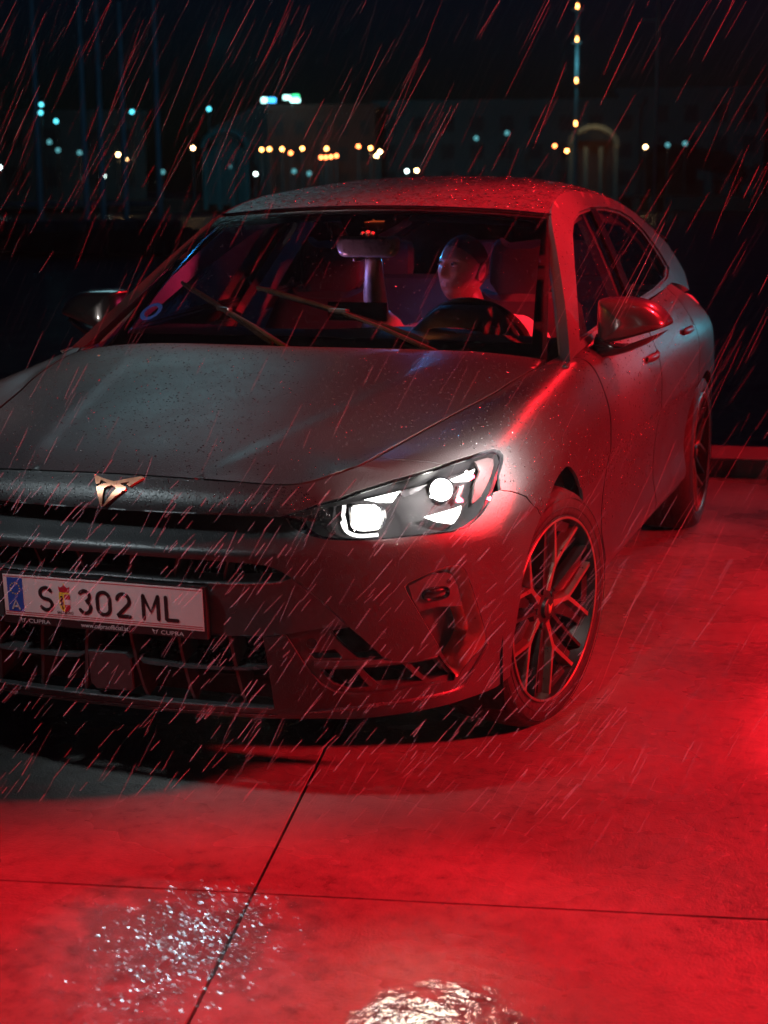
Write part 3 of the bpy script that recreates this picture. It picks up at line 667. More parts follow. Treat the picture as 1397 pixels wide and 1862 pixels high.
# ---- headlights
def headlight(sg):
    mm = (lambda p: p) if sg > 0 else mirrored
    lens = panel('headlight', car, 'lens_glass', BELT, mm(shr(HL, .995)), [], (.10, .10), .003, off=.001, back=False)
    lens.data.materials[0] = MT['lens_glass']
    panel('headlight_rim', lens, 'gloss_black', BELT, mm(shr(HL, .99)), [mm(HLi)], (.10, .10), .004, off=.006)
    HLi_ = HLi; O = resample_closed(cr_poly(mm(HLi), 3), 64); PO, NO = evn(BELT, O); c = np.array(O).mean(0)
    Q = c+(O-c)*.86; PQ, NQ = evn(BELT, Q)
    mb = MB(); mb.rings([PO-NO*.008, PQ-NQ*.055, PQ-NQ*.058], False); mb.build('headlight_bowl', 'headlight_grey', lens, True)
    panel('headlight_bezel', lens, 'headlight_grey', BELT, [tuple(p) for p in Q], [], (.12, .12), .004, off=.05)
    lit = 'led_white' if sg > 0 else 'led_white'
    for nm, pl, d in (('daytime_light', [(4.5, 8.78), (5.262, 8.84), (4.863, 8.44), (4.65, 8.5)], .022), ('daytime_light', [(6.388, 8.72), (7.113, 8.72), (6.8, 8.52), (6.462, 8.62)], .02), ('daytime_light', [(5.425, 7.78), (6.438, 8.02), (6.1, 7.14), (5.725, 7.42)], .022)):
        panel(nm, lens, lit, BELT, mm(pl), [], (.08, .08), .010, off=d)
    for pl in ([(5.262, 8.84), (5.825, 8.82), (5.588, 8.68), (5.2, 8.58)], [(6.5, 8.48), (6.638, 8.48), (6.35, 8.1), (6.312, 8.22)], [(7.425, 8.44), (7.675, 8.64), (7.712, 8.6), (7.438, 8.36)], [(7.2, 8.2), (7.33, 8.34), (7.36, 8.26), (7.2, 8.08)], [(6.9, 7.85), (7.05, 8.12), (7.08, 8.02), (6.94, 7.76)]):
        panel('reflector_fin', lens, 'reflector', BELT, mm(pl), [], (.08, .08), .008, off=.02)
    panel('outer_fill_panel', lens, 'outer_fill_panel', BELT, mm([(6.72, 8.02), (7.0, 8.12), (7.3, 8.34), (7.62, 8.60), (7.72, 8.72), (7.62, 8.83), (7.22, 8.90), (7.16, 8.62), (6.92, 8.42)]), [], (.08, .08), .006, off=.016)  # panel added to catch light in the lamp's dark outer end
    # square low-beam module with its curved trim, round main-beam module
    sq = [(4.09, 8.46), (4.54, 8.27), (4.47, 7.97), (4.37, 7.45), (3.91, 7.49), (3.90, 8.0)]
    panel('low_beam', lens, 'beam_white', BELT, mm(sq), [], (.08, .08), .012, off=.028)
    mb = MB(); P, N = evn(BELT, np.array(mm(smooth_poly(shr(sq, 1.35), 2)))); P2, N2 = evn(BELT, np.array(mm(smooth_poly(shr(sq, 1.16), 2))))
    mb.rings([P-N*.05, P-N*.022, P2-N2*.026, P2-N2*.048], False); mb.build('module_frame', 'gloss_black', lens, True, 40)
    strip('module_trim', [(sg*a, b) for a, b in cr_poly([(4.0, 8.66), (3.66, 8.0), (3.70, 7.38), (3.95, 7.06), (4.35, 7.02)], 4, False)], .0042, 'led_soft', .024, 1., lens)
    P, N = evn(BELT, [(sg*6.138, 8.54)]); n0 = (Vector(N[0])+Vector((0, -1.2, .1))).normalized(); a = n0.orthogonal().normalized(); b = n0.cross(a); c0 = Vector(P[0])-Vector(N[0])*.04
    disc = lambda r_, h, n=28: [c0+(a*math.cos(g)+b*math.sin(g))*r_+n0*h for g in np.linspace(0, 2*math.pi, n, False)]
    mb = MB(); mb.rings([disc(.031, -.02), disc(.031, .012), disc(.026, .014), disc(.0255, .004)], False); mb.build('main_beam_ring', 'gloss_black', lens, True, 40)
    mb = MB(); mb.rings([disc(.0255, .002), disc(.0235, .010), disc(.018, .016), disc(.009, .0195), disc(.002, .0205)]); mb.build('main_beam', 'beam_white', lens, True)
    return lens
def resample_closed(p, n):
    p = np.array(list(p)+[p[0]]); d = np.r_[0, np.cumsum(np.hypot(*np.diff(p, axis=0).T))]; t = np.linspace(0, d[-1], n, False); return np.stack([np.interp(t, d, p[:, 0]), np.interp(t, d, p[:, 1])], 1)
for sg in (1, -1): headlight(sg)
# light thrown forward by the two lit lamps, plus added glow spots aimed back
for sg in (1, -1):
    lamp('headlight_beam', 'SPOT', (sg*.70, -.70, .70), (sg*.70+1.05, -4.2, 1.75), 70, (1, .93, .87), .02, R(50), 1.0, car)
    lamp('dipped_beam', 'SPOT', (sg*.72, -.70, .695), (sg*.72+.40, -2.3, 0), 3.2, (1, .86, .62), .06, R(58), .8, car)
    for s_, v_, pw, d_ in ((4.6, 8.2, 5.0, .10), (6.3, 8.5, 15.0, .12), (7.5, 8.7, 18.0, .13)):
        P, N = evn(BELT, [(sg*s_, v_)]); lamp('headlight_glow_fill', 'SPOT', tuple(P[0]+N[0]*d_), tuple(P[0]+np.array([0, .02, .03])), pw, (1, .86, .80), .003, R(128), .7, parent=car)  # added spot shining back onto the skin, imitating glow round the lens

# ---- fenders, doors, sill, quarter
def arch_part(a, lo, hi): return [p for p in a if lo <= p[0] <= hi]
fen = [(6.44, 9.965), (12.95, 9.965), (12.95, 1.62), (11.66, 1.62)]+[p for p in ARCH[::-1] if p[1] > 1.7 and p[0] > 8.79]+[(8.76, 5.58), (8.57, 6.42), (8.15, 7.32), (7.688, 7.86), (7.45, 8.06)]
fen += [p for p in HL[HL.index((7.525, 8.36)):HL.index((6.688, 9.1))+1]]+[(6.47, 9.13)]
fender = panel('fender', car, 'paint', BELT, fen, [], (.11, .12), .010); mirror(fender)
fd = [(13.0, 9.97), (15.06, 9.97), (15.06, 1.62), (13.0, 1.62)]
fdoor = panel('front_door', car, 'paint', BELT, fd, [], (.08, .16), .010); fdm = mirror(fdoor)
rd = [(15.09, 9.97), (17.35, 9.97), (17.30, 7.2), (17.22, 6.2)]+[(a-.04, b) for a, b in RARCH[::-1] if a < 17.2 and b > 1.7]+[(16.74, 1.62), (15.09, 1.62)]
rdoor = panel('rear_door', car, 'paint', BELT, rd, [], (.08, .16), .010); rdm = mirror(rdoor)
qp = [(17.38, 9.97), (23, 9.97), (23, .3), (19.24, .3)]+[p for p in RARCH[::-1] if p[0] > 17.2]+[(17.25, 6.2), (17.33, 7.2)]
quarter = panel('quarter_panel', car, 'paint', BELT, qp, [], (.14, .16), .010); mirror(quarter)
sill = panel('sill', car, 'black_plastic', BELT, [(11.7, 1.58), (16.74, 1.58), (16.74, .05), (11.6, .05)], [], (.12, .2), .03, off=.004); mirror(sill)
for sg, dr in ((1, fdoor), (-1, fdm)):
    P, N = evn(BELT, np.array([(14.78, 8.35)])*[sg, 1]); p = P[0]; mb = MB(); y = np.linspace(-.10, .10, 9)
    mb.tube([(p[0]+sg*(.018-.9*(t*t)*1.2), p[1]+t, p[2]+.012*0) for t in y], [.006]+[.011]*7+[.006], 10, True, 1.2); mb.build('door_handle', 'paint_satin', dr, True)
for sg, dr in ((1, rdoor), (-1, rdm)):
    P, N = evn(BELT, np.array([(16.7, 8.35)])*[sg, 1]); p = P[0]; mb = MB(); y = np.linspace(-.10, .10, 9)
    mb.tube([(p[0]+sg*(.018-.9*(t*t)*1.2), p[1]+t, p[2]) for t in y], [.006]+[.011]*7+[.006], 10, True, 1.2); mb.build('door_handle', 'paint_satin', dr, True)
# tail lamps
for sg in (1, -1):
    panel('tail_lamp', car, 'tail_red', BELT, [(sg*a, b) for a, b in ([(19.9, 9.0), (20.6, 9.2), (21.6, 9.1), (21.6, 8.5), (20.6, 8.4)] if sg > 0 else [(19.9, 9.0), (20.6, 8.4), (21.6, 8.5), (21.6, 9.1), (20.6, 9.2)])], [], (.1, .12), .012, off=-.010)
# ---- hood
he = belt(np.linspace(0, 12.9, 90), np.full(90, 10.)); hh = [(max(0., x-.0035), y+.0035) for x, y, _ in he]; hh[0] = (0., hh[0][1])
hood_half = hh+[(.725, .47), (.70, .55), (.60, .515), (.40, .472), (.2, .452), (0, .445)]
hood = panel('hood', car, 'paint', HOOD, sym(hood_half), [], (.022, .026), .010)
obj('cowl', [(-.74, .40, .905), (.74, .40, .905), (.70, .66, .93), (-.70, .66, .93), (-.74, .40, .80), (.74, .40, .80)], [(0, 1, 2, 3), (0, 4, 5, 1)], 'black_plastic', car)
# ---- badge on the nose, standing proud of the skin
BADGE = [(-.23, 9.833), (-.137, 9.669), (-.02, 9.533), (.058, 9.462), (.135, 9.541), (.23, 9.697), (.377, 9.844), (.407, 9.785), (.278, 9.246), (.235, 9.306), (.255, 9.494), (.145, 9.362), (.177, 9.29), (.235, 9.178), (.242, 9.067), (.012, 8.146), (-.001, 8.181), (.125, 9.083), (.052, 9.254), (-.027, 9.075), (-.03, 8.979), (-.015, 8.189), (-.03, 8.134), (-.132, 9.111), (-.09, 9.218), (-.022, 9.366), (-.112, 9.509), (-.107, 9.31), (-.145, 9.23)]
panel('badge', car, 'copper', BELT, BADGE, [], (.03, .06), .007, off=-.006)
# ---- windscreen and roof, pillars, side glass
ws_o = [(-1, 0), (1, 0), (1, 1), (-1, 1)]
wind = panel('windscreen', car, 'windscreen_glass', WIND, [(-.97, .02), (.97, .02), (.965, .985), (-.965, .985)], [], (.05, .05), .005, back=False)
wb = panel('windscreen_border', wind, 'gloss_black', WIND, [(-.985, .0), (.985, .0), (.985, 1.0), (-.985, 1.0)], [[(-.925, .115), (.925, .115), (.935, .80), (.915, .935), (.86, .955), (-.86, .955), (-.915, .935), (-.935, .80)]], (.05, .05), .006, off=.004)
roof_o = [(-1, 1.17), (1, 1.17), (1, 3.2), (-1, 3.2)]
roof = panel('roof', car, 'wet_roof', ROOF, roof_o, [], (.05, .04), .012)
strip_pts = [tuple(p) for p in WIND(np.linspace(-.98, .98, 41), np.full(41, 1.0))]
mb = MB(); mb.tube([(x, y+.004, z+.004) for x, y, z in strip_pts], .0042, 6); mb.build('roof_edge_trim', 'chrome', car, True)
belt_line = [(float(p[1]), float(p[2])) for p in belt(np.linspace(13.0, 20.6, 40), np.full(40, 10.))]
rail = [(float(y), float(z)) for y, z in zip(np.linspace(.47, 3.2, 60), lin(np.linspace(.47, 3.2, 60), RAIL))]
frame_o = [(.45, .905)]+belt_line+[(3.30, .99), (3.36, 1.03), (3.30, 1.10)]+rail[::-1]
def sidepx(): pass
DLO = [(.70, .962), (.86, 1.045), (1.10, 1.165), (1.32, 1.262), (1.46, 1.306), (1.62, 1.328), (1.86, 1.340), (2.14, 1.336), (2.38, 1.318), (2.55, 1.288), (2.70, 1.235), (2.82, 1.14), (2.86, 1.075), (2.70, 1.045), (2.3, 1.022), (1.9, 1.008), (1.5, .996), (1.1, .98)]
frame = panel('window_frame', car, 'paint', SIDE, frame_o, [DLO], (.035, .03), .03); mirror(frame)
seal = panel('window_seal', car, 'black_plastic', SIDE, shr(DLO, 1.004), [shr(DLO, .955)], (.035, .03), .012, off=.008); mirror(seal)
bp_pts = [(1.86, 1.337), (1.96, 1.338), (1.80, .998), (1.69, .995)]
bp = panel('window_pillar', car, 'gloss_black', SIDE, bp_pts, [], (.03, .03), .02, off=.006); mirror(bp)
fg = panel('side_window', car, 'side_glass', SIDE, [(.72, .966), (.86, 1.043), (1.10, 1.163), (1.32, 1.258), (1.46, 1.302), (1.62, 1.325), (1.86, 1.337), (1.70, .994), (1.1, .98)], [], (.05, .05), .004, off=.012, back=False); mirror(fg)
rg = panel('side_window', car, 'side_glass', SIDE, [(1.96, 1.338), (2.14, 1.334), (2.38, 1.316), (2.55, 1.286), (2.70, 1.232), (2.81, 1.14), (2.85, 1.077), (2.70, 1.047), (2.3, 1.024), (1.81, 1.0)], [], (.05, .05), .004, off=.012, back=False); mirror(rg)
# tailgate
rr_ = ROOF(np.linspace(-1, 1, 15), np.full(15, 3.2)); bb = [(x, 3.405-.10*x*x, .965+.02*x*x) for x in np.linspace(-.66, .66, 15)]
mb = MB(); mb.rings([[tuple(p) for p in rr_], [tuple((np.array(p)+np.array(q))/2+[0, .03, .02]) for p, q in zip(rr_, bb)], bb], False, False); mb.build('tailgate_glass', 'gloss_black', car, True)
sp = ROOF(np.linspace(-.97, .97, 15), np.full(15, 3.2)); mb = MB(); mb.rings([[tuple(p+[0, -.02, .004]) for p in sp], [tuple(p+[0, .16, -.01]) for p in sp], [tuple(p+[0, .15, -.03]) for p in sp], [tuple(p+[0, -.02, -.03]) for p in sp]], False, False); mb.build('roof_spoiler', 'gloss_black', car)
# underbody and wheel wells
mb = MB(); mb.box((0, 1.35, .26), (1.30, 3.9, .10)); mb.build('underbody', 'void_black', car)
for y0 in (0, 2.686):
    for sg in (1, -1):
        mb = MB(); prof = [(.40, sg*.84), (.40, sg*.52), (.02, sg*.52)]; n = 40; V = []
        for k in range(n+1):
            g = math.pi*(k/n)*1.25-math.pi*.125; V.append([(x, y0-r_*math.cos(g), .31+r_*math.sin(g)) for r_, x in prof])
        mb.rings(V, False, False); mb.build('wheel_well', 'void_black', car)

# ---- wheels
def make_wheel(name, sg, steer, camber, loc):
    w_ = empty(name); w_.parent = car
    mb = MB(); mb.lathe_x([(.243, -.012), (.250, .002), (.262, .007), (.288, .008), (.304, .001), (.316, -.016), (.3225, -.04), (.324, -.06), (.324, -.165), (.3225, -.185), (.314, -.212), (.30, -.224), (.26, -.224), (.243, -.21)], 96, True)
    t = mb.build('tyre', 'rubber', w_, True, 50)
    mb = MB()
    for q in (-.075, -.112, -.15):                       # tread grooves stand as thin dark rings
        mb.lathe_x([(.3243, q-.004), (.3246, q), (.3243, q+.004)], 96)
    mb.build('tread_groove', 'void_black', t, True)
    for q in (.272, .297):
        mb = MB(); mb.lathe_x([(q-.0012, .0078), (q, .0095), (q+.0012, .0078)], 96); mb.build('sidewall_ring', 'rubber', t, True)
    mb = MB(); mb.lathe_x([(.2505, -.008), (.2505, .004), (.246, .0075), (.2405, .005), (.2385, -.004), (.232, -.03), (.222, -.06), (.215, -.20), (.243, -.21)], 96); mb.build('rim', 'alloy_dark', w_, True, 40)
    mb = MB(); mb.lathe_x([(.2475, .0072), (.2455, .0088), (.2425, .0088), (.2405, .0068)], 96); mb.build('rim_edge', 'alloy', w_, True)
    def spoke_fn(ang):
        c, s = math.cos(ang), math.sin(ang)
        # u along the spoke, v across, d = x (out of the wheel)
        return lambda u, v, d: (d, u*s+v*c, u*c-v*s)
    for k in range(5):
        fn = spoke_fn(2*math.pi*k/5+.16*sg)
        dish = lambda u: -.028+.024*(u/.24)**1.2
        def arm(pts, wd, t0):
            mb = MB(); rs = []
            for i, (u, v) in enumerate(pts):
                a = pts[max(0, i-1)]; b = pts[min(len(pts)-1, i+1)]; d = np.array([b[0]-a[0], b[1]-a[1]]); d = d/np.linalg.norm(d); n_ = np.array([-d[1], d[0]]); ww = wd[i]
                x = dish(u); rs.append([fn(*(np.array((u, v))+n_*ww*.5), x), fn(*(np.array((u, v))+n_*ww*.62), x-.006), fn(*(np.array((u, v))+n_*ww*1.1), x-t0), fn(*(np.array((u, v))-n_*ww*1.1), x-t0), fn(*(np.array((u, v))-n_*ww*.62), x-.006), fn(*(np.array((u, v))-n_*ww*.5), x)])
            mb.rings(rs); return mb
        mb = MB()
        mb.add(*(lambda q: (q.v, q.f))(arm([(.045, 0), (.09, 0), (.128, 0)], [.020, .013, .014], .03)))
        for s2 in (1, -1):
            mb.add(*(lambda q: (q.v, q.f))(arm([(.120, 0), (.140, s2*.012), (.19, s2*.046), (.236, s2*.078)], [.012, .012, .010, .011], .03)))
        mb.build('spoke', 'alloy', w_)
        fn_keep = fn; fn = spoke_fn(2*math.pi*(k+.5)/5+.16*sg); mb = arm([(.06, 0), (.12, .006), (.18, .012), (.236, .016)], [.012, .009, .008, .009], .03); mb.build('spoke', 'alloy_dark', w_); fn = fn_keep
        # darker recessed webs that back the spokes
        mb = MB()
        for s2 in (1, -1):
            mb.prism([(.06, s2*.012), (.13, s2*.020), (.232, s2*.088), (.225, s2*.112), (.17, s2*.075), (.12, s2*.052), (.07, s2*.034)], lambda u, v, d: fn(u, v, dish(u)+d), -.018, -.05)
        mb.build('spoke_web', 'alloy_dark', w_)
        mb = MB(); mb.prism([(.205, -.030), (.232, -.040), (.232, .040), (.205, .030)], lambda u, v, d: fn(u, v, dish(u)+d), -.010, -.04); mb.build('spoke_web', 'alloy_dark', w_)
        g = 2*math.pi*(k+.5)/5+.16*sg; mb = MB(); mb.lathe_x([(.0005, -.022), (.008, -.022), (.0095, -.025), (.0095, -.045)], 12); mb.v = [(x, y+.048*math.sin(g), z+.048*math.cos(g)) for x, y, z in mb.v]; mb.build('wheel_bolt', 'alloy_dark', w_, True, 40)
    mb = MB(); mb.lathe_x([(.0005, -.012), (.022, -.012), (.027, -.015), (.029, -.024), (.060, -.030), (.072, -.05)], 40); mb.build('wheel_hub', 'alloy_dark', w_, True, 40)
    mb = MB()
    for s2 in (1, -1): mb.prism([(0, .004), (s2*.012, .013), (s2*.004, -.014)], lambda u, v, d: (d, u, v), -.0105, -.014)
    mb.build('hub_emblem', 'copper', w_)
    mb = MB(); mb.lathe_x([(.07, -.075), (.165, -.075), (.165, -.10), (.07, -.10)], 64, True); mb.build('brake_disc', 'brake_steel', w_, True, 40)
    mb = MB(); n = 10; rs = []
    for k in range(n):
        g = R(200+70*k/(n-1)); e = .8 if k in (0, n-1) else 1; rs.append([(-.048, .105*math.sin(g), .105*math.cos(g)), (-.048, .178*e*math.sin(g), .178*e*math.cos(g)), (-.115, .178*e*math.sin(g), .178*e*math.cos(g)), (-.115, .105*math.sin(g), .105*math.cos(g))])
    mb.rings(rs); mb.build('brake_caliper', 'gloss_black', w_)
    w_.location = loc
    if sg < 0: w_.rotation_euler = (0, 0, math.pi+steer)
    elif camber is not None:
        u = Vector(camber).normalized(); h = Vector((math.sin(steer), math.cos(steer), 0)); h = (h-u*h.dot(u)).normalized(); x = h.cross(u); w_.rotation_euler = Matrix((x, h, u)).transposed().to_euler()
    return w_
make_wheel('front_wheel', 1, R(13.5), (.031, .063, .512), (.877, -.004, .324))
make_wheel('front_wheel', -1, -R(11), None, (-.877, 0, .324))
make_wheel('rear_wheel', 1, 0, (0, 0, 1), (.887, 2.686, .324))
make_wheel('rear_wheel', -1, 0, None, (-.887, 2.686, .324))

# ---- door mirrors (carbon caps on short stalks)
def door_mirror():
    root = empty('door_mirror'); root.parent = car
    out = cr_poly([(.812, 1.068), (.824, 1.081), (.86, 1.085), (.93, 1.081), (.975, 1.067), (1.013, 1.037), (1.029, 1.012), (1.020, .999), (.955, .976), (.885, .955), (.838, .948), (.820, .954), (.812, .995)], 3)
    c = np.array([.905, 1.012])
    def ring(k, y, sx=0): return [(c[0]+(x-c[0])*k+sx, y+.10*(x-.81)**1.0*.55, c[1]+(z-c[1])*k) for x, z in out]
    mb = MB(); mb.rings([ring(1.0, .900), ring(1.0, .850), ring(.985, .828), ring(.95, .810), ring(.89, .796), ring(.78, .784), ring(.6, .775), ring(.35, .770), ring(.05, .768)]); mb.build('mirror_cap', 'carbon', root, True, 60)
    mb = MB(); mb.rings([ring(.93, .9005), ring(.93, .897)]); mb.build('mirror_glass', 'chrome', root)
    # lower skirt: runs under the cap and into the stalk
    sk = cr_poly([(.806, .972), (.84, .946), (.90, .941), (.96, .958), (1.018, .987), (.97, .95), (.905, .919), (.845, .905), (.80, .910)], 3); c2 = np.array([.88, .935])
    def r2(k, y): return [(c2[0]+(x-c2[0])*k, y+.055*(x-.81), c2[1]+(z-c2[1])*k) for x, z in sk]
    mb = MB(); mb.rings([r2(1, .895), r2(1, .845), r2(.92, .815), r2(.72, .800), r2(.3, .792)]); mb.build('mirror_skirt', 'gloss_black', root, True, 50)
    mb = MB(); rs = []
    for p, a, b in (((.84, .865, .925), .040, .020), ((.815, .862, .905), .034, .018), ((.792, .855, .885), .036, .016), ((.765, .85, .865), .045, .018)):
        rs.append([(p[0]+.3*b*math.sin(g), p[1]+a*math.cos(g), p[2]+b*math.sin(g)) for g in np.linspace(0, 2*math.pi, 16, False)])
    mb.rings(rs); mb.build('mirror_stalk', 'gloss_black', root, True)
    return root
dm = door_mirror()
r2_ = empty('door_mirror'); r2_.parent = car
for ch in list(dm.children): mirror(ch).parent = r2_
# ---- wipers, parked part way up the glass
def wiper(p0, p1, piv):
    root = empty('wiper'); root.parent = car
    A = np.array(p0); B = np.array(p1); n = np.array([0, -.5, .86]); pts = [A+(B-A)*t+n*(.010+.006*math.sin(math.pi*t)) for t in np.linspace(0, 1, 14)]
    mb = MB(); mb.tube(pts, [.004]+[.0075]*12+[.004], 8, True, 1.3); bl = mb.build('wiper_blade', 'gloss_black', root, True)
    mb = MB(); mb.tube([p-n*.008 for p in pts], .0022, 4); mb.build('wiper_rubber', 'rubber', bl)
    mid = A+(B-A)*.5+n*.02; mb = MB(); q = np.array(piv); mb.tube([q, q+(mid-q)*.12+n*.018, q+(mid-q)*.6+n*.014, mid], [.012, .011, .008, .006], 8, True, .8); mb.build('wiper_arm', 'black_plastic', root, True)
    mb = MB(); mb.box(tuple(mid), (.07, .02, .014), math.atan2(B[1]-A[1], B[0]-A[0]), .004); mb.build('wiper_joint', 'gloss_black', root)
    mb = MB(); mb.tube([q-n*.02, q+n*.02], .018, 14); mb.build('wiper_pivot', 'black_plastic', root, True)
def onw(a, b): return WIND(np.array([a]), np.array([b]))[0]
wiper(onw(-.80, .42), onw(-.13, .055), onw(.02, -.02))
wiper(onw(-.36, .38), onw(.52, .085), onw(.62, -.01))
# sticker on the glass
mb = MB(); c = (-.86, .24)
mb.rings([[tuple(onw(c[0]+k*.055*math.cos(g), c[1]+k*.055*math.sin(g))+np.array([0, -.003, .003])) for g in np.linspace(0, 2*math.pi, 28, False)] for k in (1, .62)], False); mb.build('glass_sticker', 'plate_blue', car)

# ---- number plate
plate = empty('number_plate'); plate.parent = car
PZ0, PZ1, PX = .4345, .5345, .257
def pl(u, v, d=0.):
    """u 0..1 across, v 0..1 up"""
    return (-PX+2*PX*u, -.846-(.010*(v-.5))*.6-d, PZ0+(PZ1-PZ0)*v)
def slab(name, u0, u1, v0, v1, d0, d1, mat, bev=0):
    mb = MB(); mb.prism([(u0, v0), (u1, v0), (u1, v1), (u0, v1)], lambda u, v, d: pl(u, v, d), d1, d0); return mb.build(name, mat, plate)
slab('plate_holder', -.012, 1.012, -.20, 1.04, -.020, -.002, 'plate_black')
slab('plate_sheet', 0, 1, 0, 1, -.002, 0, 'plate_white')
slab('red_line', .004, .996, .945, .962, -.001, .0004, 'plate_red')
slab('red_line', .004, .996, .035, .052, -.001, .0004, 'plate_red')
slab('red_line', .004, .996, .083, .100, -.001, .0004, 'plate_red')
slab('country_band', .020, .100, .105, .925, -.001, .0005, 'plate_blue')
def ribbon(paths, w, name, mat, par=plate, d=.0012, base=.0003):
    mb = MB()
    for path in paths:
        P = [np.array(p, float) for p in path]
        t0 = (P[0]-P[1])/np.linalg.norm(P[0]-P[1]); t1 = (P[-1]-P[-2])/np.linalg.norm(P[-1]-P[-2])
        Q = [(P[0]+t0*w*.5, .1), (P[0]+t0*w*.38, .65)]+[(p, 1.) for p in P]+[(P[-1]+t1*w*.38, .65), (P[-1]+t1*w*.5, .1)]
        rs = []
        for i, (p, k) in enumerate(Q):
            a = Q[max(0, i-1)][0]; b = Q[min(len(Q)-1, i+1)][0]; t = (b-a)/np.linalg.norm(b-a); n = np.array([-t[1], t[0]])*w/2*k
            def pt(q, dd): return (q[0], -.846-.006*((q[1]-PZ0)/(PZ1-PZ0)-.5)-dd, q[1])
            rs.append([pt(p+n, d), pt(p-n, d), pt(p-n, base), pt(p+n, base)])
        mb.rings(rs)
    return mb.build(name, mat, par)
def arc(cx, cz, rx, rz, a0, a1, n=12): return [(cx+rx*math.cos(R(a)), cz+rz*math.sin(R(a))) for a in np.linspace(a0, a1, n)]
CZ0, CH = PZ0+.0155, .0625
def glyph(ch, u0, u1):
    x0 = -PX+2*PX*u0; x1 = -PX+2*PX*u1; sw = .0088; a = x0+sw/2; b = x1-sw/2; zb = CZ0+sw/2; zt = CZ0+CH-sw/2; m_ = (a+b)/2; r = (b-a)/2; zm = (zb+zt)/2
    if ch == 'L': p = [[(a, zt), (a, zb+.0005), (a+.0005, zb), (b, zb)]]
    elif ch == 'M': p = [[(a, zb), (a, zt)], [(a, zt), (m_, zb+.016), (b, zt)], [(b, zt), (b, zb)]]
    elif ch == '0': p = [arc(m_, zt-r, r, r, 180, 0)+arc(m_, zb+r, r, r, 0, -180)+[(a, zt-r), (a, zt-r+.001)]]
    elif ch == '2': p = [arc(m_, zt-r, r, r, 170, -40, 14)+[(a, zb+.001), (a+.001, zb), (b, zb)]]
    elif ch == '3': zm += .002; qt = (zt-zm)/2; qb = (zm-zb)/2; p = [arc(m_, zt-qt, r*.92, qt, 150, -70, 14)+arc(m_, zb+qb, r, qb, 62, -150, 16)]
    elif ch == 'S': q = (zt-zb)/4; p = [arc(m_, zt-q, r, q, 30, 245, 15)+arc(m_, zb+q, r, q, 65, -150, 15)]
    ribbon(p, sw, 'plate_character', 'plate_black')
for ch, a, b in (('S', .180, .256), ('3', .379, .452), ('0', .471, .550), ('2', .570, .648), ('M', .700, .790), ('L', .812, .883)): glyph(ch, a, b)
def text(name, s, size, u, v, mat, d=.0006, par=plate, align='LEFT', sx=1.0, bold=0.):
    cu = bpy.data.curves.new(name, 'FONT'); cu.body = s; cu.size = size; cu.align_x = align; cu.extrude = .0002; cu.offset = bold; cu.resolution_u = 4
    o = bpy.data.objects.new(name, cu); COL.objects.link(o); dg = bpy.context.evaluated_depsgraph_get(); me = bpy.data.meshes.new_from_object(o.evaluated_get(dg)); bpy.data.objects.remove(o)
    p = pl(u, v, d)
    for q in me.vertices: x, y, z = q.co; q.co = (p[0]+x*sx, p[1]-z, p[2]+y)
    me.materials.clear(); me.materials.append(MT[mat]); t = bpy.data.objects.new(name, me); COL.objects.link(t); t.parent = par; return t
_ax = -PX+2*PX*.060; ribbon([[(_ax-.0095, PZ0+.0165), (_ax, PZ0+.0375), (_ax+.0095, PZ0+.0165)], [(_ax-.006, PZ0+.0225), (_ax+.006, PZ0+.0225)]], .0042, 'country_letter', 'plate_print', plate, .0016, .0006)
mb = MB()
for k in range(12):
    g = 2*math.pi*k/12; u, v = .060+.0245*math.cos(g), .665+.135*math.sin(g); mb.prism([(u+.0045*math.sin(2*math.pi*i/10)*(1 if i % 2 == 0 else .42), v+.024*math.cos(2*math.pi*i/10)*(1 if i % 2 == 0 else .42)) for i in range(10)], lambda a, b, d: pl(a, b, d), .0011, .0003)
mb.build('star_ring', 'plate_yellow', plate)
text('province_name', 'SALZBURG', .0088, .312, .135, 'plate_black', .0005, align='CENTER', bold=.0001)
text('holder_lettering', 'CUPRA', .0135, .115, -.160, 'plate_print', -.0012, sx=1.35)
text('holder_lettering', 'www.cupraofficial.at', .0150, .505, -.155, 'plate_print', -.0012, align='CENTER')
text('holder_lettering', 'CUPRA', .0135, .785, -.160, 'plate_print', -.0012, sx=1.35)
for u in (.088, .758):
    mb = MB()
    for sg in (1, -1): mb.prism([(u, -.09), (u+sg*.016, -.045), (u+sg*.004, -.165), (u+sg*.002, -.165), (u+sg*.007, -.095)], lambda a, b, d: pl(a, b, d), -.0008, -.003)
    mb.build('holder_mark', 'plate_print', plate)
# provincial arms: black lion's field on yellow, red-white-red field, hat above
def arms(poly, mat, d, name='plate_arms'): 
    mb = MB(); mb.prism(poly, lambda u, v, dd: pl(u, v, dd), d, .0002); mb.build(name, mat, plate)
arms([(.285, .60), (.3125, .60), (.3125, .185), (.300, .21), (.288, .28), (.285, .36)], 'plate_yellow', .0007)
arms([(.3125, .60), (.341, .60), (.341, .36), (.338, .28), (.326, .21), (.3125, .185)], 'plate_white', .0007)
arms([(.3128, .60), (.341, .60), (.341, .49), (.3128, .49)], 'plate_red', .0011)
arms([(.3128, .36), (.341, .36), (.338, .28), (.326, .21), (.3128, .187)], 'plate_red', .0011)
arms([(.290, .56), (.303, .58), (.307, .50), (.302, .46), (.309, .40), (.303, .33), (.307, .25), (.300, .245), (.297, .33), (.289, .35), (.293, .40), (.288, .46), (.295, .50)], 'plate_black', .0011)
arms([(.289, .66), (.336, .66), (.341, .80), (.330, .77), (.3125, .84), (.295, .77), (.284, .80)], 'plate_red', .0009)
arms([(.286, .615), (.340, .615), (.338, .655), (.288, .655)], 'plate_yellow', .0010)
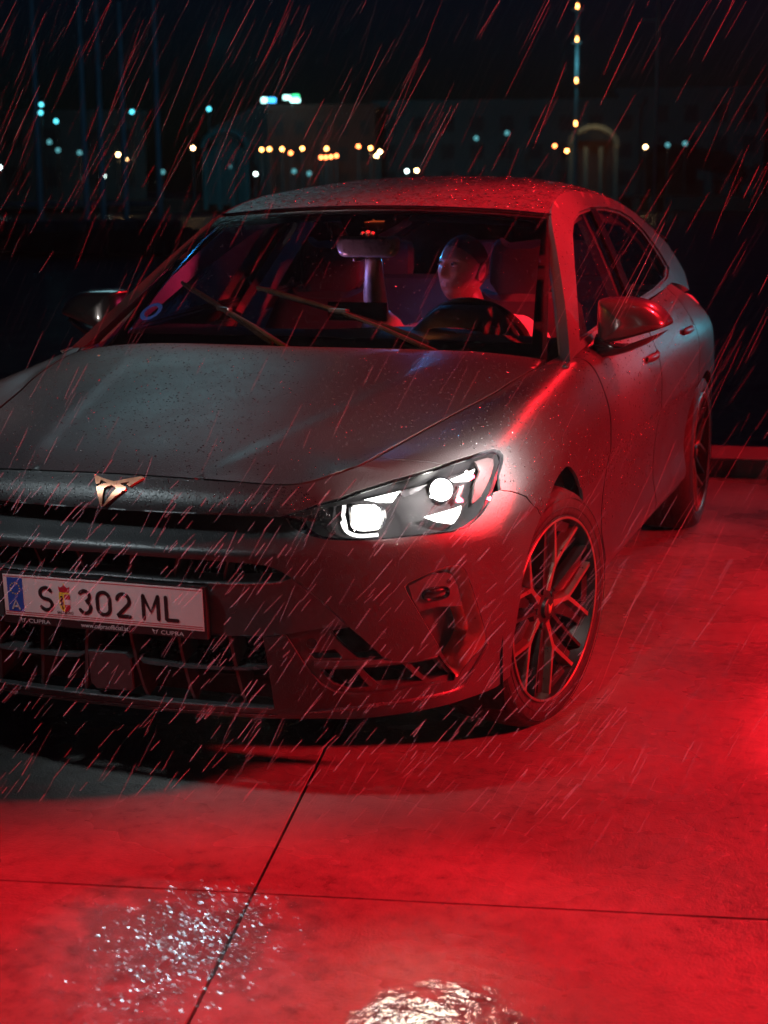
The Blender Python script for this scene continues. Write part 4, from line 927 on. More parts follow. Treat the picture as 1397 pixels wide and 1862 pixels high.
arms([(.310, .84), (.315, .84), (.315, .875), (.310, .875)], 'plate_yellow', .0010)

# ---- cabin
dash_rows = []
for y, z, zz in ((.62, .905, .90), (.70, .955, .90), (.80, .972, .88), (.95, .965, .84), (1.03, .93, .78), (1.05, .80, .60)):
    dash_rows.append([(x, y, z-.02*abs(x)**2+(.010*math.sin(7*x) if y > .9 else 0)) for x in np.linspace(-.70, .70, 21)])
mb = MB(); mb.rings(dash_rows, False, False); dash = mb.build('dashboard', 'dash_skin', car, True)
mb = MB(); rs = []
for y, k, zt in ((.80, .80, .985), (.86, .95, 1.030), (.93, 1.0, 1.046), (.99, 1.0, 1.045), (1.0, .97, 1.03)):
    rs.append([(.365+k*x, y, .93+(zt-.93)*z) for x, z in cr_poly([(-.215, 0), (-.17, .35), (-.10, .88), (-.06, 1.0), (.07, 1.0), (.10, .92), (.14, .5), (.175, 0)], 3, False)])
mb.rings(rs, False, False); mb.build('instrument_hood', 'dash_skin', car, True)
mb = MB(); mb.prism([(-.10, .99), (.10, .99), (.10, 1.05), (-.10, 1.05)], lambda u, v, d: (u, .93+d, v), 0, .015); mb.build('centre_screen', 'gloss_black', car)
# steering wheel
sw = empty('steering_wheel'); sw.parent = car
c0 = Vector((.365, 1.06, .90)); ax = Vector((0, .85, .53)).normalized(); a_ = Vector((1, 0, 0)); b_ = ax.cross(a_)
mb = MB(); ring = [c0+a_*.182*math.cos(g)+b_*.182*math.sin(g) for g in np.linspace(0, 2*math.pi, 41)]; mb.tube(ring, .015, 10, False); mb.build('wheel_rim', 'dash_skin', sw, True)
mb = MB()
for g in (0, math.pi, -math.pi/2): mb.tube([c0-ax*.02, c0+(a_*math.cos(g)+b_*math.sin(g))*.18], [.03, .014], 8, True, .5)
mb.build('wheel_spokes', 'dash_skin', sw, True)
mb = MB(); mb.tube([c0-ax*.035, c0-ax*.03, c0+ax*.12], [.05, .06, .04], 20); mb.build('wheel_hub', 'dash_skin', sw, True)
def seat(x, name='front_seat', y=1.62):
    root = empty(name); root.parent = car
    def shell(prof, w, t, mat, nm):
        mb = MB(); rs = []
        for (yy, zz, wk) in prof:
            rs.append([(x+w*wk*math.copysign(abs(math.cos(g))**.5, math.cos(g)), yy+t*.5*math.copysign(abs(math.sin(g))**.6, math.sin(g)), zz+(.02*math.cos(2*g))) for g in np.linspace(0, 2*math.pi, 24, False)])
        mb.rings(rs); return mb.build(nm, mat, root, True)
    shell([(y-.12, .52, .85), (y-.06, .60, 1), (y-.02, .75, 1.02), (y+.02, .88, .98), (y+.06, .98, .85), (y+.075, 1.03, .60)], .25, .14, 'seat_cloth', 'backrest')
    shell([(y+.075, 1.03, .8), (y+.08, 1.06, 1), (y+.085, 1.12, 1), (y+.085, 1.19, .95), (y+.08, 1.215, .7)], .125, .10, 'seat_cloth', 'headrest')
    mb = MB(); mb.box((x, y-.36, .44), (.50, .54, .16), 0, .05); mb.build('cushion', 'seat_cloth', root, True)
    return root
seat(.37); seat(-.37); 
rs_ = empty('rear_seat'); rs_.parent = car
mb = MB(); mb.box((0, 2.42, .78), (1.24, .16, .56), 0, .06); mb.build('backrest', 'seat_cloth', rs_, True)
for x in (-.42, 0, .42):
    mb = MB(); mb.box((x, 2.45, 1.12), (.26, .10, .16), 0, .04); mb.build('headrest', 'seat_cloth', rs_, True)
mb = MB(); mb.box((0, 2.15, .46), (1.24, .5, .18), 0, .06); mb.build('cushion', 'seat_cloth', rs_, True)
# headliner, inner door cards, front header, inner pillars
panel('headliner', car, 'headliner', ROOF, [(-.94, 1.20), (.94, 1.20), (.94, 3.1), (-.94, 3.1)], [], (.1, .1), .01, off=.045)
mb = MB(); hd = [WIND(np.linspace(-.9, .9, 25), np.full(25, b))+[0, dy, dz] for b, dy, dz in ((.965, .012, -.012), (.925, .02, -.016), (.90, .06, -.006), (.93, .10, .0))]
mb.rings([[tuple(p) for p in r_] for r_ in hd], False, False); mb.build('roof_header', 'headliner', car, True)
ip = panel('inner_pillar', car, 'trim_cloth', SIDE, [(.50, .90), (.66, .92), (1.10, 1.145), (1.46, 1.290), (1.86, 1.325), (2.5, 1.28), (2.7, 1.2), (2.8, 1.1), (2.9, 1.0), (3.2, 1.0), (3.1, 1.19), (2.77, 1.275), (2.25, 1.36), (1.75, 1.385), (1.5, 1.378), (1.3, 1.35), (1.16, 1.31)], [], (.06, .05), .008, off=.040); mirror(ip)
dc = panel('door_card', car, 'trim_cloth', BELT, [(12.6, 9.9), (17.2, 9.9), (17.2, 2.2), (12.6, 2.2)], [], (.25, .35), .008, off=.07); mirror(dc)
bi = panel('inner_pillar', car, 'trim_cloth', SIDE, [(1.82, 1.34), (1.99, 1.34), (1.86, .90), (1.62, .90)], [], (.04, .04), .03, off=.035); mirror(bi)
mb = MB(); mb.box((0, 1.7, .33), (1.4, 2.4, .04)); mb.build('cabin_floor', 'void_black', car)
# camera housing behind the screen's top, interior mirror
mb = MB(); rs = []
for b, hw in ((.975, .125), (.93, .120), (.86, .090), (.80, .058), (.775, .045)):
    cpt = WIND(np.array([0.]), np.array([b]))[0]; rs.append([(q*hw, cpt[1]+.010+d, cpt[2]-.008-d*.5) for q, d in ((-1, 0), (-.8, 0), (.8, 0), (1, 0), (.95, .045), (-.95, .045))])
mb.rings(rs); ch_ = mb.build('camera_housing', 'black_plastic', car)
mb = MB(); cpt = WIND(np.array([0.]), np.array([.895]))[0]
mb.prism([(-.032, -.006), (.036, -.004), (.036, .003), (.006, .003), (-.006, .014), (-.004, .003)], lambda u, v, d: (u+.01, cpt[1]+.008+v*.86-d, cpt[2]-.006+v*.5+d*.2), .003, -.003); mb.build('camera_mark', 'camera_mark', ch_)
mb = MB(); mb.tube([(-.005, 1.005, 1.222+.01), (-.005, 1.03, 1.28)], [.013, .016], 10); mb.build('mirror_arm', 'black_plastic', car, True)
im = empty('interior_mirror'); im.parent = car
mo = cr_poly([(-.108, .0), (-.104, .030), (-.06, .033), (.06, .033), (.104, .030), (.108, -.002), (.092, -.030), (.05, -.034), (-.05, -.034), (-.092, -.030)], 3)
def mring(k, d): return [(.020+u*k, .985+d, 1.227+v*k+.0) for u, v in mo]
mb = MB(); mb.rings([mring(.70, -.022), mring(.90, -.017), mring(.985, -.004), mring(1.0, .006)]); mb.build('mirror_shell', 'mirror_shell', im, True, 50)
mb = MB(); mb.rings([mring(1.006, .004), mring(1.010, .008), mring(.985, .010)], False); mb.build('mirror_rim', 'trim_edge', im, True)
mb = MB(); mb.rings([mring(.97, .007), mring(.97, .009)]); mb.build('mirror_glass', 'chrome', im)
# lit dome lamp (blue mood light) and map lamp; other cabin spots are added fills
mb = MB(); mb.box((0, 1.90, 1.392), (.22, .14, .012), 0, .004); emit('mood_blue', (.02, .30, 1), 6); mb.build('dome_lamp', 'mood_blue', car)
lamp('dome_light', 'SPOT', (0, 1.90, 1.375), (0, 2.05, .6), 15, (.03, .38, 1), .05, R(105), .9, parent=car)
lamp('face_fill', 'SPOT', (.02, .93, 1.06), (.24, 1.26, 1.09), 2.0, (1, .20, .34), .006, R(40), .8, parent=car)  # added pink fill that brings out the face
lamp('header_fill', 'SPOT', (.0, 1.50, 1.20), (.0, 1.12, 1.345), 3.2, (.03, .36, 1), .006, R(125), .6, parent=car)  # added blue fill for the strip under the roof edge
lamp('arm_fill', 'SPOT', (-.40, 1.02, 1.06), (.02, 1.05, 1.12), 10, (.45, .32, 1), .006, R(50), .8, parent=car)  # added violet fill on the raised arm
lamp('map_light', 'SPOT', (.02, 1.075, 1.285), (.012, 1.035, 1.19), 2.5, (1, .9, .88), .006, R(60), .6, parent=car)
lamp('cabin_red_fill', 'SPOT', (.60, 1.34, 1.02), (.30, 1.30, 1.08), 3.4, (1, .02, .09), .02, R(50), .9, parent=car)  # added red fill on cheek and jaw, no lamp in the door
lamp('cabin_red_fill', 'SPOT', (-.50, 1.20, 1.00), (-.64, .86, 1.10), 3.5, (1, .03, .14), .006, R(70), .9, parent=car)  # added magenta fill on the far inner pillar
lamp('face_cool_fill', 'SPOT', (-.06, 1.10, 1.30), (.21, 1.25, 1.16), 1.8, (.10, .75, 1), .006, R(34), .8, parent=car)  # added cyan fill on the face, no fixture
lamp('mirror_fill', 'SPOT', (-.16, .90, 1.10), (.02, .985, 1.225), .8, (1, .35, .55), .005, R(60), .8, parent=car)  # added pink fill on the interior mirror
lamp('dash_fill', 'SPOT', (.30, .70, .985), (.34, .92, 1.02), .35, (1, .30, .06), .004, R(150), 1, parent=car)  # added orange fill on the instrument hood

# =====================================================================
#  THE DRIVER
# =====================================================================
person = empty('person', (.30, 1.40, .50)); tag(person, 'short-haired driver in a pale puffy jacket behind the windscreen, reaching up to the mirror', 'person')
PW = Vector((.30, 1.40, .50))
def sk(name, chains, mat, sub=2):
    """skinned limbs: chains of (x,y,z,r) with shared first points"""
    V = []; E = []; Rr = []; idx = {}
    for ch in chains:
        prev = None
        for x, y, z, r in ch:
            k = (round(x, 4), round(y, 4), round(z, 4))
            if k not in idx: idx[k] = len(V); V.append((x, y, z)); Rr.append(r)
            if prev is not None: E.append((prev, idx[k]))
            prev = idx[k]
    me = bpy.data.meshes.new(name); me.from_pydata(V, E, []); o = bpy.data.objects.new(name, me); COL.objects.link(o)
    o.modifiers.new('skin', 'SKIN'); sv = me.skin_vertices[0].data
    for i, r in enumerate(Rr):
        rr = r if isinstance(r, tuple) else (r, r); sv[i].radius = rr; sv[i].use_root = (i == 0)
    s = o.modifiers.new('sub', 'SUBSURF'); s.levels = s.render_levels = sub
    dg = bpy.context.evaluated_depsgraph_get(); m2 = bpy.data.meshes.new_from_object(o.evaluated_get(dg)); bpy.data.objects.remove(o)
    m2.materials.clear(); m2.materials.append(MT[mat]); m2.polygons.foreach_set('use_smooth', [True]*len(m2.polygons))
    return m2
def head_mesh():
    nu, nv = 96, 72; V = []
    g = lambda x, s: math.exp(-(x/s)**2)
    for j in range(nv+1):
        ph = math.pi*j/nv
        for i in range(nu):
            th = 2*math.pi*i/nu; dx, dy, dz = math.sin(ph)*math.sin(th), -math.sin(ph)*math.cos(th), math.cos(ph)
            x, y, z = .076*dx, .098*dy, .113*dz
            low = max(0, -dz)
            x *= 1-.26*low**1.3; x *= 1+.03*g(dz-.35, .3)
            if dy > 0: y *= 1-.42*low**1.2; y += .012*max(0, dz)*dy
            if dy < 0: y *= 1-.10*abs(dx)**2*(1-low); y *= (1-.08*g(dz, .5)); z -= .006*low*(-dy)
            fr = max(0, -dy)**.8
            d = 0
            d += .0055*g(z-.030, .011)*g(x, .05)                                   # brow
            for s in (1, -1):
                d -= .0105*g(x-s*.031, .015)*g(z-.014, .0125)                      # sockets
                d += .0062*g(x-s*.031, .0115)*g(z-.0125, .0075)                    # lids
                d += .0045*g(x-s*.048, .018)*g(z+.016, .018)                       # cheekbones
                d -= .0035*g(x-s*.044, .014)*g(z+.052, .018)                       # hollow cheek
                d += .0055*g(x-s*.0105, .0065)*g(z+.028, .007)                     # nostril wings
            br = max(0., min(1., (.026-z)/.050))
            if -.036 < z < .03: d += (.004+.018*br**1.2)*g(x, .0075+.005*br)*min(1, max(0, (z+.036)/.008))   # nose
            d += .0065*g(x, .019)*g(z+.050, .0052)+.0065*g(x, .017)*g(z+.0625, .0055)-.0030*g(x, .022)*g(z+.0562, .0022)   # lips
            d -= .0035*g(x, .02)*g(z+.076, .007)                                   # below the lip
            d += .0065*g(x, .018)*g(z+.095, .013)                                  # chin
            V.append((x, y-d*fr, z))
    F = [(j*nu+i, j*nu+(i+1) % nu, (j+1)*nu+(i+1) % nu, (j+1)*nu+i) for j in range(nv) for i in range(nu)]
    return V, F
HM = Matrix.Translation((.252, 1.30, 1.140)) @ Matrix.Rotation(R(-27), 4, 'Z') @ Matrix.Rotation(R(-6), 4, 'X') @ Matrix.Rotation(R(3), 4, 'Y')
HV, HF = head_mesh(); bm = bmesh.new()
for v_ in HV: bm.verts.new(HM @ Vector(v_))
bm.verts.ensure_lookup_table()
for q in HF:
    try: bm.faces.new([bm.verts[k] for k in q])
    except ValueError: pass
# ears
for s in (1, -1):
    rs = []
    for k, (w_, h_, o_) in enumerate(((.012, .026, 0), (.017, .032, .006), (.016, .031, .010), (.010, .022, .008), (.004, .010, .005))):
        rs.append([HM @ Vector((s*(.0715+o_), .012+w_*math.cos(g)+.006*math.sin(g), -.002+h_*math.sin(g))) for g in np.linspace(0, 2*math.pi, 18, False)])
    vs = [[bm.verts.new(p) for p in r_] for r_ in rs]
    for a, b in zip(vs, vs[1:]):
        for k in range(18): bm.faces.new((a[k], a[(k+1) % 18], b[(k+1) % 18], b[k]))
    bm.faces.new(vs[-1])
bmesh.ops.recalc_face_normals(bm, faces=bm.faces[:])
hm = bpy.data.meshes.new('head'); bm.to_mesh(hm); bm.free()
hm.polygons.foreach_set('use_smooth', [True]*len(hm.polygons))
pel = (.36, 1.42, .56)
# neck, trunk, legs and both arms with hands: one skin grown from the pelvis
RA = [(.16, 1.36, .915, .052), (.06, 1.24, .885, .046), (.006, 1.13, .955, .046), (.010, 1.085, 1.05, .042), (.018, 1.052, 1.13, .034), (.022, 1.040, 1.175, .030), (.024, 1.034, 1.198, (.038, .019))]
def fing(base, tip, r, bend): 
    b = Vector(base); t = Vector(tip); m_ = b.lerp(t, .45)+Vector(bend); n_ = b.lerp(t, .78)+Vector(bend)*.8; return [(*b, r), (*m_, r*.95), (*n_, r*.88), (*t, r*.7)]
hand = (.024, 1.034, 1.198)
body_ch = [[(*pel, (.15, .11)), (.35, 1.46, .70, (.15, .10)), (.315, 1.42, .84, (.155, .095)), (.285, 1.38, .945, (.10, .07)), (.272, 1.355, .99, .056), (.262, 1.335, 1.045, .052), (.258, 1.325, 1.09, .045)],
           [(.315, 1.42, .84, (.155, .095)), (.23, 1.40, .91, .07), *[(x, y, z, r) for x, y, z, r in RA]],
           [(.315, 1.42, .84, (.155, .095)), (.40, 1.41, .91, .07), (.475, 1.39, .90, .055), (.53, 1.28, .79, .046), (.52, 1.16, .80, .040), (.49, 1.07, .87, .030), (.475, 1.045, .90, (.034, .02))],
           [(*pel, (.15, .11)), (.46, 1.32, .54, .085), (.48, 1.02, .58, .07), (.47, .86, .36, .05), (.46, .82, .30, .045)],
           [(*pel, (.15, .11)), (.26, 1.32, .54, .085), (.24, 1.02, .58, .07), (.25, .84, .36, .05), (.25, .80, .30, .045)]]
bmeshd = sk('body', body_ch, 'skin', 2)
# fingers of the raised hand curl over the mirror's shell, thumb under it
fi = [fing((.012, 1.024, 1.214), (.002, .975, 1.268), .0085, (0, .006, .018)), fing((.025, 1.022, 1.216), (.020, .972, 1.271), .0088, (0, .006, .019)), fing((.038, 1.024, 1.215), (.038, .974, 1.268), .0085, (0, .006, .018)), fing((.049, 1.028, 1.208), (.054, .980, 1.261), .0075, (0, .006, .015)),
      fing((.004, 1.030, 1.196), (-.030, .985, 1.186), .0095, (-.004, -.004, -.006))]
fi += [fing((.475+.012*k, 1.035, .915+.004*k), (.478+.012*k, .99, .93), .008, (0, -.01, .01)) for k in (-1.5, -.5, .5, 1.5)]+[fing((.455, 1.04, .895), (.44, 1.0, .905), .009, (0, 0, .005))]
parts_ = [bmeshd, hm]+[sk('finger', [f_], 'skin', 1) for f_ in fi]
bm = bmesh.new()
for q in parts_: bm.from_mesh(q)
fm = bpy.data.meshes.new('body'); bm.to_mesh(fm); bm.free(); fm.materials.clear(); fm.materials.append(MT['skin']); fm.polygons.foreach_set('material_index', [0]*len(fm.polygons)); fm.polygons.foreach_set('use_smooth', [True]*len(fm.polygons))
def under_person(name, me):
    o = bpy.data.objects.new(name, me); COL.objects.link(o); o.parent = person; o.matrix_parent_inverse = Matrix.Translation(-PW); return o
under_person('body', fm)
jk = sk('jacket', [[(.355, 1.44, .62, (.19, .15)), (.35, 1.46, .70, (.20, .15)), (.318, 1.42, .84, (.20, .135)), (.288, 1.38, .935, (.125, .095)), (.278, 1.365, .975, (.085, .078))],
                   [(.318, 1.42, .84, (.20, .135)), (.215, 1.40, .905, .095), (.135, 1.35, .90, .080), (.055, 1.24, .875, .072), (.006, 1.135, .945, .068), (.008, 1.105, .998, .062)],
                   [(.318, 1.42, .84, (.20, .135)), (.41, 1.41, .905, .098), (.475, 1.385, .895, .085), (.535, 1.28, .79, .072), (.525, 1.16, .80, .062), (.50, 1.09, .855, .050)]], 'jacket', 2)
# quilting folds
co = np.empty(len(jk.vertices)*3); jk.vertices.foreach_get('co', co); co = co.reshape(-1, 3); nn = np.empty(len(jk.vertices)*3); jk.vertices.foreach_get('normal', nn); nn = nn.reshape(-1, 3)
co += nn*(.006*np.sin(co[:, 2]*70+co[:, 0]*30)+.004*np.sin(co[:, 0]*95+co[:, 1]*60))[:, None]; jk.vertices.foreach_set('co', co.ravel())
under_person('jacket', jk)
bm = bmesh.new()   # close-cropped hair: a skullcap a hair's breadth above the skin
hv = {}; 
for k, p in enumerate(HV):
    th_ = p[2]-(.035+ (.055*max(0, -p[1]-.02)/.08) - (.075 if p[1] > .02 else .03*max(0, (p[1]+.03)/.05)))
    if th_ > 0:
        hv[k] = bm.verts.new(HM @ (Vector(p)*1.012+Vector((0, .0005, .001))))
for q in HF:
    if all(k in hv for k in q):
        try: bm.faces.new([hv[k] for k in q])
        except ValueError: pass
hr = bpy.data.meshes.new('hair'); bm.to_mesh(hr); bm.free(); hr.materials.append(MT['hair']); hr.polygons.foreach_set('use_smooth', [True]*len(hr.polygons)); under_person('hair', hr)
for s in (1, -1):
    mb = MB(); n = 14; rs = []
    for k in range(1, 8):
        a = math.pi*k/8; rs.append([tuple(HM @ Vector((s*.031+.0115*math.sin(a)*math.cos(g), -.0775+.0115*-math.cos(a)*-1*.0-.0115*math.sin(a)*0+.0115*-abs(math.cos(a))*0-.010*math.cos(a), .0135+.0075*math.sin(a)*math.sin(g)))) for g in np.linspace(0, 2*math.pi, n, False)])
    mb.rings(rs); o = mb.build('eye', 'eye_white', None, True); me = o.data; bpy.data.objects.remove(o); e_ = under_person('eye', me)
    mb = MB(); mb.rings([[tuple(HM @ Vector((s*.031+r_*math.cos(g), -.0775-.0105-h, .0135+r_*math.sin(g)))) for g in np.linspace(0, 2*math.pi, n, False)] for r_, h in ((.0055, -.001), (.0045, .0003), (.001, .0008))]); o = mb.build('iris', 'eye_dark', None, True); me = o.data; bpy.data.objects.remove(o); under_person('iris', me)

# ---- beads of rain standing on the car
def beads(ev, dom, n, parent, rmin=.0010, rmax=.0032, seed=1, test=None, mirror_x=False, off=0.):
    r = np.random.default_rng(seed); u = r.uniform(dom[0], dom[1], n*2); v = r.uniform(dom[2], dom[3], n*2)
    U = np.stack([u, v], 1)
    if test is not None: U = U[inside(U, test)]
    U = U[:n]; P, N = evn(ev, U); rad = rmin+(rmax-rmin)*r.random(len(U))**3.0
    bm = bmesh.new(); bmesh.ops.create_icosphere(bm, subdivisions=1, radius=1); bv = np.array([q.co for q in bm.verts]); bf = np.array([[q.index for q in f.verts] for f in bm.faces]); bm.free()
    ref = np.where(np.abs(N[:, 2:3]) > .9, np.array([[1., 0, 0]]), np.array([[0, 0, 1.]])); a = np.cross(N, ref); a /= np.linalg.norm(a, axis=1)[:, None]; b = np.cross(N, a)
    st = 1+r.random((len(U), 1, 1))*.5
    V = P[:, None]+N[:, None]*off+rad[:, None, None]*(bv[None, :, 0:1]*a[:, None]+bv[None, :, 1:2]*b[:, None]*st+bv[None, :, 2:3]*.55*N[:, None])
    F = (bf[None]+np.arange(len(U))[:, None, None]*len(bv)).reshape(-1, 3)
    o = obj('water_beads', V.reshape(-1, 3), F, 'water_bead', parent, True, 0); tag(o, kind='stuff'); return o
beads(HOOD, (-.72, .72, -.75, .52), 5200, hood, .0008, .0026, 1, sym(hood_half))
beads(ROOF, (-.98, .98, 1.2, 2.7), 4500, roof, .0012, .0060, 2)
beads(WIND, (-.95, .95, .08, .97), 1300, wind, .0007, .0022, 3)
beads(BELT, (7.4, 12.9, 5.0, 9.9), 2200, fender, .0008, .0032, 4, fen)
beads(BELT, (13.05, 15.0, 3., 9.9), 1600, fdoor, .0010, .0040, 5)
beads(BELT, (15.1, 17.1, 4., 9.9), 700, rdoor, .0010, .0035, 6)
beads(BELT, (-3.4, 3.4, 8.1, 9.9), 1500, bumper, .0007, .0020, 7)
beads(SIDE, (.55, 2.6, .95, 1.36), 700, frame, .0010, .0030, 8, frame_o)

# =====================================================================
#  ACROSS THE HARBOUR
# =====================================================================
def yaw_to(x, y): return math.atan2(-(x-1.786), (y+4.086))
def building(name, label, x, y, w_, h, d, mat, rows, cols, roof=None):
    root = empty(name, (x, y, -.5)); root.rotation_euler.z = yaw_to(x, y); tag(root, label, 'building', 'buildings across the harbour')
    mb = MB(); mb.box((0, d/2, h/2), (w_, d, h)); mb.box((0, d/2, h+.25), (w_+.5, d+.5, .5)); mb.build('wall', mat, root)
    me = None
    for r_ in range(rows):
        for c in range(cols):
            xx = -w_/2+w_*(c+.5)/cols; zz = 1.2+(h-1.6)*(r_+.5)/rows
            if me is None:
                mb = MB(); mb.box((0, 0, 0), (w_/cols*.45, .10, (h-1.6)/rows*.55)); o = mb.build('window', 'window_dark', root); me = o.data
            else: o = bpy.data.objects.new('window', me); COL.objects.link(o); o.parent = root
            o.location = (xx, -.02, zz)
    if roof: mb = MB(); mb.prism([(-w_/2, h+.5), (w_/2, h+.5), (0, h+.5+roof)], lambda u, v, dd: (u, dd, v), 0, d); mb.build('roof', mat, root)
    return root
shore = obj('far_shore', [(-190, 118, -.9), (120, 150, -.9), (120, 300, -.9), (-190, 300, -.9), (-190, 118, .3), (120, 150, .3), (120, 300, .3), (-190, 300, .3)], [(4, 5, 6, 7), (0, 1, 5, 4)], 'ground_dark'); tag(shore, kind='structure')
for a in (('warehouse_block', 'long dark quay building at the far left of the harbour front', -80, 125, 30, 8.2, 12, 'facade', 2, 9, None),
          ('quay_house', 'dim teal house with low gabled roof between quay lamps', -57.5, 137, 9, 6.6, 9, 'facade', 2, 4, 2.2),
          ('sign_building', 'reddish block carrying the blue and green roof signs', -50.5, 134, 9.5, 8.4, 9, 'facade_warm', 3, 5, None),
          ('terrace_block', 'wide dark block above the car roof across the water', -36, 143, 24, 8.9, 10, 'facade', 3, 9, None),
          ('harbour_office', 'dim block behind the tall lamp mast across the water', -20, 147, 13, 9.8, 10, 'facade', 3, 5, None),
          ('shore_hall', 'pale teal hall at the far right of the harbour front', -4, 149, 20, 9.6, 12, 'facade', 2, 8, None)):
    building(*a)
# arched roof hall and the lit rotunda
def arch_hall(x, y, r_, label, glow):
    root = empty('arched_hall', (x, y, 4.0)); root.rotation_euler.z = yaw_to(x, y); tag(root, label, 'hall', 'arched halls on the quay')
    mb = MB(); n = 20; mb.rings([[(rr*math.cos(R(a)), yy, rr*.8*math.sin(R(a))+.4) for rr, yy in ((r_, 0), (r_, 5), (r_-.45, 5), (r_-.45, 0))] for a in np.linspace(0, 180, n)]); mb.build('arched_roof', 'facade', root, True, 40)
    for s in (-1, -.33, .33, 1): mb = MB(); mb.box((s*(r_-.3), .5, -2.1), (.35, .35, 4.8)); mb.build('column', 'facade', root)
    mb = MB(); mb.box((0, 5, -1.6), (2*r_-.6, .3, 5)); mb.build('back_wall', 'facade_warm' if glow else 'facade', root)
    if glow: lamp('hall_light', 'POINT', (x+.3, y-1.5, 5.2), (0, 0, 0), 140, (1, .50, .2), .3)
    return root
arch_hall(-53.2, 119.2, 2.0, 'pale arched canopy over the left run of quay lamps', False)
arch_hall(-25.0, 128.2, 2.1, 'warmly lit arched pavilion below the tall lamp mast', True)
# lamps
_lampmesh = {}
def quay_lamp(p, mat, r_, label, group, post=True):
    root = empty('quay_lamp', (p[0], p[1], p[2])); tag(root, label, 'lamp', group)
    key = (mat, r_)
    if key not in _lampmesh:
        bm = bmesh.new(); bmesh.ops.create_icosphere(bm, subdivisions=2, radius=r_); me = bpy.data.meshes.new('globe'); bm.to_mesh(me); bm.free(); me.materials.append(MT[mat]); _lampmesh[key] = me
    g = bpy.data.objects.new('globe', _lampmesh[key]); COL.objects.link(g); g.parent = root
    if post:
        mb = MB(); mb.tube([(0, 0, -r_*.9), (0, 0, .3-p[2])], [.05, .07], 6); mb.build('post', 'hull_paint', root)
    return root
WARM = [(-56.34, 123.28, 4.17), (-56.01, 123.43, 4.17), (-54.42, 124.14, 4.21), (-57.7, 122.65, 4.54), (-27.62, 132.79, 4.46), (-26.42, 133.04, 4.45), (-26.15, 133.08, 4.44), (-25.13, 133.3, 4.43), (-24.19, 133.48, 4.11), (-21.79, 133.91, 4.36), (-43.21, 128.48, 4.14), (-43.48, 128.39, 3.82), (-62.69, 120.18, 3.62), (-40.28, 129.45, 2.58), (-63.24, 119.9, 4.03)]
AMB = [(-55.05, 123.86, 4.25), (-53.75, 124.43, 3.98), (-52.48, 124.97, 4.38), (-50.9, 125.62, 4.41), (-49.32, 126.25, 4.45), (-47.43, 126.98, 4.43), (-43.95, 128.23, 4.46), (-28.15, 132.68, 4.1), (-25.53, 133.22, 4.44), (-24.72, 133.38, 4.12), (-51.88, 125.22, 4.42)]
ORG = [(-50.23, 125.89, 4.09), (-47.87, 126.81, 3.72), (-47.48, 126.96, 3.71), (-47.09, 127.1, 3.76), (-46.66, 127.27, 3.84), (-44.91, 127.9, 4.6), (-29.14, 132.46, 4.52)]
WHT = [(-64.33, 119.32, 2.29), (-41.07, 129.19, 2.54), (-52.98, 124.76, 2.39), (-71.6, 115.14, 3.04)]
CYN = [(-68.55, 116.96, 8.05), (-67.57, 117.53, 6.73), (-56.42, 123.24, 7.7), (-62.12, 120.48, 7.48), (-68.6, 116.9, 7.4), (-72.2, 114.7, 2.3)]
DIM = [(-68.1, 117.22, 5.06), (-67.5, 117.5, 4.4), (-66.0, 118.4, 4.2), (-54.8, 123.9, 3.0), (-60.0, 121.5, 2.6), (-50.0, 126.0, 2.6), (-48.8, 126.4, 2.4), (-35.5, 130.9, 5.2), (-33.0, 131.5, 5.6), (-20.0, 134.2, 4.5), (-18.6, 134.4, 4.6)]
ORD = ('first', 'second', 'third', 'fourth', 'fifth', 'sixth', 'seventh', 'eighth', 'ninth', 'tenth', 'eleventh', 'twelfth', 'thirteenth', 'fourteenth', 'fifteenth')
for L, mat, r_, lb, gp_ in ((WARM, 'lamp_warm', .13, 'yellow-white lamp from the left along the far quay', 'yellow-white quay lamps'), (AMB, 'lamp_amber', .13, 'amber lamp from the left along the far quay', 'amber quay lamps'), (ORG, 'lamp_orange', .13, 'deep orange lamp from the left along the far quay', 'orange quay lamps'), (WHT, 'lamp_white', .13, 'cold white lamp from the left, low on the far shore', 'cold white shore lamps'), (CYN, 'lamp_cyan', .16, 'bright cyan lamp from the left on the harbour front', 'cyan shore lamps'), (DIM, 'lamp_dim', .18, 'faint teal lamp from the left among the dark harbour buildings', 'faint teal shore lamps')):
    L = sorted(L, key=lambda p: p[0]/p[1])
    for k_, p in enumerate(L): quay_lamp(p, mat, r_, '%s %s' % (ORD[k_], lb), gp_)
def roof_sign(x, y, z, parts, label):
    root = empty('roof_sign', (x, y, z)); root.rotation_euler.z = yaw_to(x, y); tag(root, label, 'sign')
    for dx, dz, w_, h, mat in parts:
        mb = MB(); mb.box((dx, 0, dz), (w_, .2, h), 0, .04); mb.build('sign_box', mat, root)
    mb = MB(); mb.box((0, .15, -.5), (.12, .12, .6)); mb.build('bracket', 'hull_paint', root)
roof_sign(-53.8, 129.8, 8.65, [(-.35, 0, .45, .4, 'sign_white'), (.3, 0, .7, .38, 'sign_blue')], 'glowing blue and white sign on the roof of the reddish block')
roof_sign(-51.9, 130.6, 8.75, [(-.45, .12, .6, .32, 'sign_white'), (.3, .25, .6, .2, 'sign_green'), (.25, -.12, .8, .32, 'sign_white')], 'glowing green and white sign right of the blue one')
